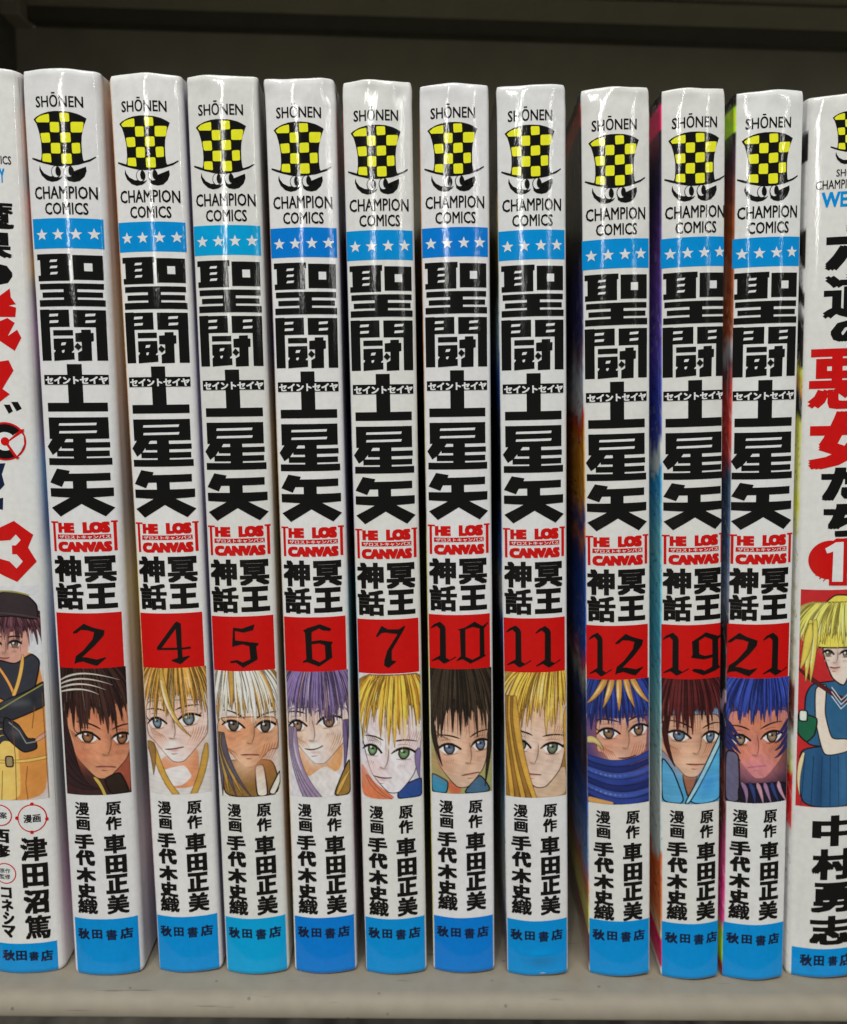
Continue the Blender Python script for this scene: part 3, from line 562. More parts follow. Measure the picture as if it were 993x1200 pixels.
# ---------------------------------------------------------------- painted spine art: loose strokes of colour, no figures
class Paint:
    def __init__(s, w, h, v1, v0, step=0.1):
        s.W = int(w / step) + 1; s.H = int((v1 - v0) / step) + 1; s.w = w; s.h = v1 - v0
        s.X, s.Y = np.meshgrid(np.linspace(0, 1, s.W), np.linspace(0, 1, s.H)); s.asp = s.h / s.w
        s.C = np.ones((s.H, s.W, 3)) * .8; s.px = step / w
    def mix(s, a, col): a = np.clip(a, 0, 1)[..., None]; s.C = s.C * (1 - a) + np.array(lin(col)) * a
    def fill(s, P, col, edge=None, ew=.012):
        P = np.array(P, float)
        for _ in range(3):
            if len(P) > 60: break
            Q = np.roll(P, -1, 0); f = .14 if _ == 0 else .25; P = np.stack([P * (1 - f) + Q * f, P * f + Q * (1 - f)], 1).reshape(-1, 2)
        W = s.win(P[:, 0].min(), P[:, 0].max(), P[:, 1].min(), P[:, 1].max(), .05); x, y = s.X[W], s.Y[W]
        if x.size == 0: return
        ins = np.zeros(x.shape, bool); D = np.full(x.shape, 9.)
        for i in range(len(P)):
            (x0, y0), (x1, y1) = P[i - 1], P[i]
            c = ((y0 > y) != (y1 > y)); xi = (x1 - x0) * (y - y0) / (y1 - y0 + 1e-12) + x0; ins ^= c & (x < xi)
            dx, dy = x1 - x0, (y1 - y0) * s.asp; t = np.clip(((x - x0) * dx + (y - y0) * s.asp * dy) / (dx * dx + dy * dy + 1e-12), 0, 1)
            D = np.minimum(D, np.hypot(x - x0 - t * dx, (y - y0) * s.asp - t * dy))
        sd = np.where(ins, -D, D); s.mixw(W, .5 - sd / s.px, col)
        if edge: s.mixw(W, .5 + (ew - D) / s.px, edge)
    def blob(s, cx, cy, rx, ry, col, a=1.0, p=2.0):
        d = ((s.X - cx) / rx) ** 2 + ((s.Y - cy) / ry) ** 2; s.mix(a * np.exp(-d ** (p / 2) * 1.3), col)
    def win(s, x0, x1, y0, y1, pad):
        i0 = max(0, int((x0 - pad) * (s.W - 1))); i1 = min(s.W, int((x1 + pad) * (s.W - 1)) + 2); j0 = max(0, int((y0 - pad / s.asp) * (s.H - 1))); j1 = min(s.H, int((y1 + pad / s.asp) * (s.H - 1)) + 2)
        return (slice(j0, max(j0, j1)), slice(i0, max(i0, i1)))
    def mixw(s, W, a, col): a = np.clip(a, 0, 1)[..., None]; s.C[W] = s.C[W] * (1 - a) + np.array(lin(col)) * a
    def lock(s, p0, p1, p2, w, col, inkc=None, hi=None, taper=1.0):
        t = np.linspace(0, 1, 15)[:, None]; q = (1 - t) ** 2 * np.array(p0) + 2 * t * (1 - t) * np.array(p1) + t ** 2 * np.array(p2)
        t = t[:, 0]; wd = w * (1 - taper * t ** 2.2) * np.minimum(1, .45 + t * 3)
        W = s.win(q[:, 0].min(), q[:, 0].max(), q[:, 1].min(), q[:, 1].max(), w + .04); X = s.X[W]; Y = s.Y[W]
        if X.size == 0: return
        D = np.full(X.shape, 9.); E = np.full(X.shape, 9.)
        for k in range(len(q) - 1):
            x0, y0 = q[k]; dx, dy = q[k + 1, 0] - x0, (q[k + 1, 1] - y0) * s.asp
            tt = np.clip(((X - x0) * dx + (Y - y0) * s.asp * dy) / (dx * dx + dy * dy + 1e-12), 0, 1)
            d = np.hypot(X - x0 - tt * dx, (Y - y0) * s.asp - tt * dy); D = np.minimum(D, d - wd[k] - tt * (wd[k + 1] - wd[k]))
            if hi and 2 <= k <= 9:
                d = np.hypot(X - x0 + w * .35 - tt * dx, (Y - y0) * s.asp - tt * dy); E = np.minimum(E, d - .006 - w * .2 * math.sin((k - 2) / 7 * math.pi))
        if inkc: s.mixw(W, (.5 + (.008 - D) / s.px) * .85, inkc)
        s.mixw(W, .5 - D / s.px, col)
        if w > .03: s.mixw(W, np.where(D < 0, np.clip(1 + D / (w * .5), 0, 1), 0) * .35, tuple(c * .55 for c in col))
        if hi: s.mixw(W, (.5 - E / s.px / 2) * .7, hi)
    def line(s, pts, w, col):
        pts = np.array(pts, float); D = np.full(s.X.shape, 9.)
        for (x0, y0), (x1, y1) in zip(pts[:-1], pts[1:]):
            dx, dy = x1 - x0, (y1 - y0) * s.asp; t = np.clip(((s.X - x0) * dx + (s.Y - y0) * s.asp * dy) / (dx * dx + dy * dy + 1e-12), 0, 1)
            D = np.minimum(D, np.hypot(s.X - x0 - t * dx, (s.Y - y0) * s.asp - t * dy))
        s.mix(.5 + (w - D) / s.px, col)
    def grain(s, seed, amt=.17):
        r = np.random.RandomState(seed); g = np.zeros(s.X.shape)
        for f in (3, 7, 15, 31):
            a, b, c = r.uniform(0, 6.28, 3); th = r.uniform(0, 3.14)
            g += np.sin(f * (s.X * math.cos(th) + s.Y * s.asp * math.sin(th)) * 2 + a + 1.5 * np.sin(f * s.Y * 2.3 + b)) / 4
        s.C = np.clip(s.C * (1 + amt * g[..., None]), 0, 1)
    def mesh(s, book, parent, v1, halfw, du, name='cover_art'):
        U = (s.X * 2 - 1) * halfw + du; V = v1 - s.Y * s.h
        P = book.surf(U.ravel(), V.ravel(), 0.035); n = s.W
        j, i = np.meshgrid(np.arange(s.H - 1), np.arange(s.W - 1), indexing='ij'); a = (j * n + i).ravel()
        F = np.stack([a, a + n, a + n + 1, a + 1], -1)
        me = bpy.data.meshes.new(name); me.vertices.add(len(P)); me.vertices.foreach_set('co', (P * MM).astype('f').ravel())
        me.loops.add(F.size); me.loops.foreach_set('vertex_index', F.ravel().astype('i')); me.polygons.add(len(F)); me.polygons.foreach_set('loop_start', np.arange(0, F.size, 4, dtype='i'))
        me.polygons.foreach_set('use_smooth', np.ones(len(F), bool)); me.update(calc_edges=True); me.normals_split_custom_set_from_vertices(book.normals(U.ravel(), V.ravel()).tolist())
        col = np.ones((s.H * s.W, 4)); col[:, :3] = np.clip((s.C * .9 + s.C.mean(2, keepdims=True) * .1).reshape(-1, 3) / .84, .004, .85)
        at = me.color_attributes.new('print', 'FLOAT_COLOR', 'POINT'); at.data.foreach_set('color', col.ravel())
        me.materials.append(laminated('jacket_print', attr='print')); return new_obj(name, me, parent)

BK = (24, 16, 14)
def fringe(P, rng, cols, n, y0, tips, w=.07, hi=None, part=.5, jag=.5):
    """locks that fan out from a parting, long ones drawn over short ones"""
    n = int(n * 1.7); w = w * .66
    def one(x2, L, ww, col, ic, h):
        x0 = part + (x2 - part) * .62; xm = (x0 + x2) / 2 + (x2 - part) * .22 + rng.uniform(-.015, .015)
        P.lock((x0, y0), (xm, y0 + (L - y0) * .5), (x2 + (x2 - part) * .06, L), ww, col, ic, h)
    for k in range(int(n * 1.3)):
        x2 = -.12 + 1.24 * k / (n * 1.3); one(x2, rng.uniform(tips[0] * .85, tips[0] * 1.1), w * 1.2, tuple(c * .78 for c in cols[k % len(cols)]), None, None)
    order = list(range(n)); rng.shuffle(order)
    for k in order:
        x2 = -.1 + 1.2 * (k + rng.uniform(-.3, .3)) / n; z = rng.uniform(0, 1)
        one(x2, tips[0] + (tips[1] - tips[0]) * z ** (1 + jag), rng.uniform(.55, 1.0) * w, cols[rng.randint(len(cols))], BK, hi if rng.rand() < .45 else None)
    for k in range(n * 2):
        x2 = rng.uniform(-.1, 1.1); one(x2, rng.uniform(tips[0] * .8, tips[1] * 1.05), .009, tuple(c * (.55 if k % 2 else 1.18) for c in cols[0]), None, None)
def face(P, cx, cy, w, iris=(96, 84, 76), tilt=0.0, turn=0.0, brow=0.0, smile=.01, size=1.0, skin=(205, 160, 130)):
    """a plain stock face; only its tilt, turn and colours vary"""
    ct, st = math.cos(R(tilt)), math.sin(R(tilt)); A = P.asp
    def T(x, y): x *= size; y *= size * 2.12; return (cx + x * ct - y * st, cy + (x * st + y * ct) / A)
    dk = tuple(c * .62 for c in skin); mid = tuple(c * .8 for c in skin)
    for sg in (-1, 1):
        ex = sg * w * .52 + turn * .12; k = 1 - .22 * (sg * turn)
        def E(x, y): return T(ex + x * k, y)
        P.fill([E(-.14, .002), E(-.07, -.03), E(.07, -.03), E(.14, .002), E(.07, .038), E(-.07, .038)], (226, 224, 224))
        P.blob(*E(0, -.02), .12, .02, mid, .5)
        P.fill([E(-.062, -.03), E(.062, -.03), E(.068, .012), E(.03, .042), E(-.03, .042), E(-.068, .012)], iris, BK, .013)
        P.blob(*E(0, .012), .045, .016, tuple(min(255, c * 1.5) for c in iris), .7); P.blob(*E(0, -.006), .026, .012, (14, 10, 10), 1, 4); P.blob(*E(-.03, -.014), .018, .008, (245, 245, 245), 1, 4)
        P.lock(E(-.16, .012), E(-.02, -.072), E(.15, .004 - .01 * sg), .022, BK, None, None, .2); P.lock(E(-.09, .046), E(0, .056), E(.1, .042), .007, dk, None, None, .3)
        for q in range(3): P.lock(E(.11 * sg + .012 * q * sg, -.012), E(.16 * sg, -.018), E(.18 * sg, -.03 - .01 * q), .007, BK, None)
        P.lock(E(-.15 * sg, -.075 + .028 * brow), E(0, -.105), E(.15 * sg, -.085 - .012 * brow), .015, BK, None, None, .6); P.lock(E(-.1, -.052), E(0, -.07), E(.1, -.05), .006, dk, None)
        for q in range(4): P.lock(T(ex + .03 * q - .05, .085), T(ex + .03 * q - .06, .1), T(ex + .03 * q - .075, .118), .006, mid, None)
    n = turn * .2
    P.blob(*T(n + .03, .02), .05, .09, mid, .5); P.lock(T(n + .04, -.02), T(n + .07, .08), T(n + .02, .115), .009, dk, None, None, .2); P.lock(T(n - .05, .118), T(n, .132), T(n + .04, .12), .012, dk, None); P.blob(*T(n, .128), .08, .014, mid, .7)
    P.lock(T(n - .13, .19 - smile), T(n, .2), T(n + .13, .186 - smile), .013, (70, 30, 28), None, None, .3); P.blob(*T(n, .208), .1, .014, (190, 100, 90), .5); P.lock(T(n - .05, .232), T(n, .237), T(n + .05, .23), .009, dk, None)
FACES = {2: dict(smile=-.022, iris=(120, 80, 50), tilt=6, turn=.5, brow=.6, skin=(200, 135, 95)), 4: dict(smile=-.006, iris=(90, 110, 120), tilt=-5, turn=-.4, skin=(215, 170, 145)), 5: dict(iris=(80, 70, 60), tilt=4, turn=.3, brow=.9, smile=-.02, skin=(205, 150, 110)),
         6: dict(iris=(120, 90, 70), tilt=-7, turn=-.6, smile=.016, skin=(215, 180, 165)), 7: dict(smile=.002, iris=(90, 120, 80), tilt=8, turn=-.5, skin=(220, 185, 170)), 10: dict(smile=-.016, iris=(80, 90, 110), tilt=-6, turn=.4, brow=.5, skin=(205, 155, 120)),
         11: dict(iris=(90, 100, 80), tilt=7, turn=-.3, smile=-.014, skin=(208, 170, 145)), 12: dict(iris=(110, 84, 60), tilt=-4, turn=.2, brow=.2, smile=.004, skin=(205, 150, 120)), 19: dict(smile=-.012, brow=.6, iris=(80, 100, 120), tilt=5, turn=.5, skin=(208, 158, 125)), 21: dict(iris=(120, 100, 80), tilt=-5, turn=-.4, brow=.5, smile=-.02, skin=(200, 120, 105))}

def art(n):
    A = DATA['art']; P = Paint(12.3, 0, A[0], A[1]); r = np.random.RandomState(n * 7 + 3)
    def skin(c, sh, top=.3, bot=.84, cx=.5, w=.5):
        P.fill([(cx - w, top), (cx + w, top), (cx + w * .97, top + .28), (cx + w * .72, bot - .14), (cx + .1, bot), (cx - .08, bot), (cx - w * .72, bot - .16), (cx - w * .97, top + .28)], c, BK, .008)
        P.blob(cx - .05, top + .36, .24, .12, tuple(min(255, q * 1.1) for q in c), .8)
        for k in range(7): P.lock((cx - w * .9 + .03 * k, top + .2 + .012 * k), (cx - w * .8 + .03 * k, top + .26), (cx - w * .72 + .035 * k, top + .33), .007, tuple(c * .6 for c in sh), None)
        for k in range(6): P.lock((cx + w * .95 - .04 * k, top + .22), (cx + w * .9 - .04 * k, top + .28), (cx + w * .7 - .04 * k, top + .36), .007, tuple(c * .6 for c in sh), None)
        P.blob(cx + w * .5, top + .3, .28, .2, sh, .5); P.blob(cx - w * .6, bot - .2, .25, .12, sh, .55); P.blob(cx, top + .1, .6, .14, sh, .55); face(P, cx, bot - .33, min(w, .44), size=1.12, **FACES[n])
    if n == 2:
        P.mix(np.ones(P.X.shape), (58, 34, 34)); P.fill([(.62, .7), (1, .6), (1, 1), (.75, 1)], (150, 70, 48)); skin((205, 140, 100), (190, 95, 60), .28, .87, .58, .52)
        fringe(P, r, [(52, 30, 27), (70, 42, 36), (44, 26, 26)], 22, -.05, (.3, .52), .1, (120, 100, 92), 0.28)
        for k in range(4): P.lock((.0, .1 + k * .03), (.35, -.02 + .05 * k), (.9 - .1 * k, .1 + k * .035), .014, (205, 200, 185), None)
        for k in range(6): P.lock((-.05, .35 + .09 * k), (.05, .5 + .09 * k), (.28 + .05 * k, .95), .06, (50, 32, 34), BK)
        P.lock((.46, .86), (.55, .9), (.62, 1.02), .025, (190, 165, 60), BK, taper=.2); P.fill([(.6, .87), (.85, .82), (.98, 1), (.7, 1)], (44, 32, 26), BK)
    elif n == 4:
        P.mix(np.ones(P.X.shape), (205, 200, 196)); P.fill([(.2, .7), (.85, .62), (.8, .95), (.25, .95)], (214, 140, 90)); P.fill([(.25, .8), (.6, .76), (.72, .86), (.55, .93), (.3, .93)], (222, 212, 210)); skin((222, 208, 206), (214, 150, 105), .25, .74)
        fringe(P, r, [(190, 140, 48), (205, 165, 80), (160, 112, 38)], 26, -.05, (.2, .46), .075, (238, 230, 205), 0.55); P.lock((.3, 0), (.3, .35), (.72, .54), .05, (200, 160, 60), BK, (240, 235, 215))
        P.lock((.1, .6), (.2, .85), (.45, 1.0), .05, (196, 150, 50), BK, None, .1); P.lock((.95, .62), (.9, .85), (.7, 1.02), .05, (196, 150, 50), BK, None, .1); P.lock((.02, .6), (.12, .62), (.08, .85), .07, (150, 110, 50), BK)
    elif n == 5:
        P.mix(np.ones(P.X.shape), (210, 205, 196)); P.fill([(.1, .7), (.9, .7), (1, 1), (.05, 1)], (132, 96, 40), BK); P.fill([(.6, .75), (.75, .74), (.8, 1), (.62, 1)], (214, 206, 190), BK); skin((215, 170, 135), (205, 120, 60), .36, .76)
        fringe(P, r, [(222, 214, 190), (200, 150, 55), (228, 224, 214), (180, 130, 50)], 15, -.05, (.28, .42), .1, (245, 240, 225), 0.30)
        pass
        for k in range(5): P.lock((.02 + .02 * k, .5), (.06, .7), (.05 + .12 * k, 1.0), .05, [(88, 80, 92), (180, 140, 60)][k % 2], BK)
        P.fill([(.8, .98), (1, .8), (1, .9), (.9, 1)], (222, 216, 200), BK)
    elif n == 6:
        P.mix(np.ones(P.X.shape), (206, 202, 206)); P.fill([(.15, .6), (.9, .55), (.85, .8), (.25, .84)], (214, 148, 80)); P.fill([(.3, .84), (.6, .74), (.85, .84), (.7, 1), (.4, 1)], (216, 210, 208)); skin((220, 212, 212), (214, 160, 105), .28, .73)
        fringe(P, r, [(112, 92, 140), (135, 108, 150), (92, 76, 122), (170, 130, 140)], 30, -.05, (.26, .42), .06, (190, 175, 205), 0.55)
        for k in range(4): P.lock((.03 + .03 * k, .45), (.05, .75), (.25 + .08 * k, 1.0), .045, (150, 128, 160), BK, (200, 190, 210), .3); P.lock((.97 - .02 * k, .4), (.95, .6), (.9, .8), .03, (110, 92, 140), BK)
        P.fill([(.7, 1), (1, .68), (1, 1)], (150, 112, 42), BK); P.lock((.78, .98), (.9, .85), (1, .8), .03, (200, 160, 70), BK)
    elif n == 7:
        P.mix(np.ones(P.X.shape), (205, 205, 214)); P.fill([(.0, .7), (.2, .86), (.6, 1), (.0, 1)], (205, 110, 60)); P.fill([(.62, .9), (1, .84), (1, 1), (.58, 1)], (30, 70, 140), BK); skin((220, 214, 218), (222, 180, 175), .25, .95, .52, .5)
        P.lock((-.05, .1), (.4, .12), (.95, .03), .05, (230, 222, 210), BK); fringe(P, r, [(218, 168, 40), (228, 186, 70), (196, 140, 28)], 24, .02, (.25, .62), .085, (240, 225, 170), 0.64)
        P.lock((.1, .82), (.25, .95), (.5, 1), .03, (205, 110, 70), BK); P.lock((.95, .62), (.9, .7), (.96, .86), .05, (130, 110, 160), BK)
    elif n == 10:
        P.mix(np.ones(P.X.shape), (150, 150, 90)); P.fill([(0, .84), (.28, .9), (.25, 1), (0, 1)], (30, 130, 165), BK); P.fill([(.5, 1), (.8, .84), (1, 1)], (60, 100, 130), BK); P.fill([(.28, .88), (.5, .92), (.48, 1), (.28, 1)], (196, 100, 60)); skin((208, 172, 145), (196, 128, 92), .28, .95)
        fringe(P, r, [(52, 42, 32), (64, 52, 38), (40, 32, 26)], 28, -.05, (.32, .58), .095, (100, 84, 60), 0.41); P.lock((.02, .4), (.05, .6), (.18, .78), .04, (44, 36, 30), BK); P.lock((1.0, .3), (.98, .6), (.88, .95), .05, (44, 36, 30), BK)
    elif n == 11:
        P.mix(np.ones(P.X.shape), (150, 110, 42)); P.fill([(.45, .85), (1, .75), (1, 1), (.45, 1)], (196, 165, 135)); skin((212, 186, 168), (206, 150, 110), .2, .92, .55, .5)
        fringe(P, r, [(216, 166, 44), (228, 186, 80), (190, 138, 36)], 20, -.05, (.24, .55), .08, (240, 224, 170), 0.84)
        for k in range(5): P.lock((.04 * k, .2), (.05 + .03 * k, .6), (.1 + .09 * k, 1.0), .05, [(206, 156, 44), (150, 106, 36)][k % 2], BK, None, .3)
        P.lock((1.0, .3), (.99, .5), (1.0, .85), .05, (200, 150, 44), BK)
    elif n == 12:
        P.mix(np.ones(P.X.shape), (30, 48, 120)); skin((208, 172, 150), (196, 110, 70), .3, .74, .55, .42)
        fringe(P, r, [(34, 56, 140), (26, 42, 110)], 12, -.05, (.3, .42), .1, (70, 100, 180), 0.36)
        [P.lock((.5 + .12 * q, -.03), (.5 + .2 * q, .12), (.5 + .32 * q, .25 - .03 * abs(q)), .05, (198, 142, 52), BK, (232, 210, 150)) for q in (-1.6, -.8, 0, .8, 1.6)]
        for k in range(9): P.lock((-.05, .62 + .045 * k), (.4, .72 + .05 * k), (1.05, .6 + .06 * k), .055, [(34, 58, 140), (24, 40, 104), (50, 78, 165)][k % 3], BK, (120, 140, 190) if k % 3 == 2 else None, .2)
        P.fill([(0, .95), (.4, .98), (.4, 1), (0, 1)], (206, 150, 70)); P.lock((.0, .5), (.1, .45), (.25, .56), .06, (200, 180, 110), BK)
    elif n == 19:
        P.mix(np.ones(P.X.shape), (60, 150, 195)); P.fill([(.3, .75), (.6, .7), (.42, .98)], (150, 90, 60), BK); skin((212, 172, 142), (190, 120, 84), .28, .78, .45, .5)
        fringe(P, r, [(84, 28, 30), (104, 36, 34), (62, 20, 24)], 26, -.05, (.24, .46), .085, (140, 70, 66), 0.36); P.lock((.04, .35), (.05, .55), (.2, .7), .04, (66, 24, 26), BK)
        P.fill([(1, .42), (1, 1), (.35, 1)], (64, 165, 214), BK); P.fill([(1, .4), (1, .5), (.42, 1), (.34, 1)], (150, 200, 214), BK); P.fill([(0, .62), (.18, .74), (.34, .96), (.3, 1), (0, 1)], (70, 160, 205), BK); P.blob(.75, .85, .18, .12, (30, 130, 200), .7)
    elif n == 21:
        P.mix(np.ones(P.X.shape), (40, 36, 56)); skin((206, 128, 112), (196, 110, 50), .25, .8, .52, .5); P.blob(.5, .72, .4, .12, (206, 120, 140), .6)
        fringe(P, r, [(34, 56, 145), (26, 44, 120), (46, 72, 170)], 26, -.05, (.22, .38), .1, (80, 110, 200), 0.59)
        for k in range(4): P.lock((.0, .34 + .06 * k), (.1, .42 + .06 * k), (.22, .48 + .06 * k), .035, (36, 40, 100), BK); P.lock((1, .34 + .06 * k), (.9, .44 + .06 * k), (.78, .46 + .06 * k), .03, (36, 40, 100), BK)
        P.fill([(0, .58), (.2, .6), (.22, 1), (0, 1)], (96, 92, 120), BK); P.fill([(.2, .84), (1, .84), (1, 1), (.2, 1)], (26, 24, 40), BK)
        for k in range(6): P.lock((.25 + .12 * k, .84), (.35 + .1 * k, .9), (.32 + .14 * k, 1.02), .035, [(150, 110, 150), (40, 60, 120), (190, 140, 160)][k % 3], BK)
    P.grain(n); return P
def art_first():
    A = DATA['first_art']; P = Paint(12.3, 0, *A); r = np.random.RandomState(5)
    P.mix(np.ones(P.X.shape), (205, 206, 210))
    P.fill([(0, .3), (.9, .3), (1, .46), (1, 1), (0, 1)], (212, 140, 52)); P.fill([(.1, .6), (.55, .6), (.6, 1), (.0, 1)], (226, 190, 90)); P.blob(.8, .5, .3, .1, (196, 110, 36), .7); P.blob(.85, .9, .3, .12, (196, 125, 46), .6)
    P.fill([(.2, .16), (.85, .16), (.8, .32), (.55, .38), (.3, .34)], (206, 150, 130)); fringe(P, r, [(96, 56, 66), (80, 44, 56), (112, 66, 72)], 20, .12, (.2, .29), .07, (140, 90, 96), 0.64)
    face(P, .48, .262, .46, tilt=3, turn=-.3, size=.62, iris=(110, 90, 70), skin=(206, 150, 130)); fringe(P, r, [(96, 56, 66), (80, 44, 56)], 14, .12, (.19, .235), .06, (140, 90, 96), .6)
    P.fill([(0, .06), (.6, .02), (.85, .05), (.96, .09), (.97, .16), (.6, .135), (0, .15)], (52, 42, 46), BK); P.lock((0, .05), (.5, .0), (.85, .045), .012, (150, 140, 50), None, None, 0); P.lock((.1, .13), (.5, .11), (.95, .15), .012, (70, 58, 62), None, None, 0)
    P.fill([(.25, .33), (.6, .36), (.85, .31), (.97, .35), (.85, .5), (.5, .54), (.2, .5)], (50, 52, 62), BK)
    P.lock((.3, .36), (.5, .44), (.55, .5), .02, (226, 150, 60), BK, None, 0); P.lock((.72, .32), (.68, .42), (.55, .5), .025, (226, 170, 70), BK, None, 0)
    P.fill([(.2, .56), (.45, .52), (.8, .48), (1.02, .44), (1.02, .56), (.85, .58), (.5, .62), (.25, .64)], (46, 48, 56), BK); P.line([(.28, .575), (.6, .52), (.98, .46)], .007, (170, 168, 60)); P.blob(.6, .54, .25, .02, (92, 94, 100), .5); P.blob(.85, .53, .06, .03, (24, 24, 30), .6)
    for k in range(4): P.lock((.56, .66 + .02 * k), (.34, .6 + .028 * k), (.2 + .02 * k, .62 + .035 * k), .045, (50, 52, 60), BK, None, .25)
    P.fill([(.38, .6), (.6, .64), (.72, .71), (.84, .71), (.86, .76), (.66, .775), (.45, .72), (.34, .67)], (42, 44, 52), BK); P.line([(.45, .63), (.6, .67), (.7, .73), (.84, .725)], .007, (150, 152, 140)); P.blob(.55, .68, .1, .025, (86, 88, 96), .6); P.lock((.85, .72), (.95, .7), (1.02, .69), .03, (206, 150, 130), BK, None, 0)
    P.lock((-.05, .81), (.5, .825), (1.05, .8), .022, (222, 180, 80), BK, None, 0); P.fill([(.36, .79), (.48, .79), (.48, .84), (.36, .84)], (150, 130, 90), BK)
    for q in ([(.5, .62), (.52, .8), (.5, 1)], [(.7, .84), (.66, .92), (.68, 1)], [(.3, .86), (.26, 1)], [(.85, .56), (.8, .66)], [(.97, .5), (.99, 1)]): P.line(q, .006, (110, 66, 26))
    P.grain(77, .08); return P
def art_last():
    A = DATA['last_art']; P = Paint(12.3, 0, *A); r = np.random.RandomState(9)
    P.mix(np.ones(P.X.shape), (190, 14, 22))
    P.fill([(.02, .72), (.95, .7), (1, 1), (.06, 1)], (30, 84, 128), BK); P.fill([(.1, .48), (.2, .42), (.9, .4), (1, .7), (.1, .72)], (34, 92, 132), BK)
    for k in range(7): P.line([(.12 + .13 * k, .76), (.08 + .15 * k, 1)], .006, (14, 44, 76))
    P.blob(.35, .9, .08, .2, (14, 50, 90), .6); P.blob(.75, .85, .1, .2, (60, 120, 165), .5)
    P.fill([(.32, .2), (.8, .14), (.86, .32), (.7, .44), (.5, .4), (.36, .3)], (224, 204, 190), BK)
    face(P, .6, .285, .44, tilt=4, turn=-.4, size=.62, iris=(110, 100, 80), skin=(224, 190, 175))
    P.fill([(.24, .44), (.42, .42), (.4, .56), (.52, .68), (.8, .68), (.84, .74), (.4, .76), (.26, .6)], (226, 206, 190), BK, .01); P.fill([(.8, .56), (1, .52), (1, .7), (.78, .68)], (214, 220, 224), BK)
    P.fill([(.0, .56), (.3, .58), (.26, .66), (.14, .7), (.0, .66)], (20, 96, 66), BK); P.fill([(.02, .55), (.14, .55), (.14, .6), (.02, .6)], (206, 216, 206), BK)
    P.lock((.0, .36), (.4, .46), (1.1, .56), .03, (84, 26, 28), BK, None, 0)
    P.fill([(.2, .2), (.28, .08), (.5, .02), (.85, .03), (1.05, .12), (1.05, .26), (.2, .26)], (222, 206, 66), BK); fringe(P, r, [(228, 214, 84), (212, 192, 56), (236, 226, 130)], 22, .06, (.2, .27), .07, (246, 240, 190), 0.66); [P.lock((x, .14), (x + .02 * q, .3), (x + .05 * q, .42), .05, (220, 202, 70), BK, (244, 238, 180)) for x, q in ((.22, -1), (.15, -1), (.9, 1), (1.0, 1))]
    P.lock((.15, .16), (.1, .3), (.02, .36), .06, (220, 200, 66), BK); P.lock((.1, .75), (.0, .85), (.06, .95), .03, (224, 204, 150), BK)
    for k in range(3): P.line([(.5, .44 + .02 * k), (.66, .5 + .02 * k), (.9, .44 + .02 * k)], .006, (220, 226, 230))
    P.grain(78, .08); return P

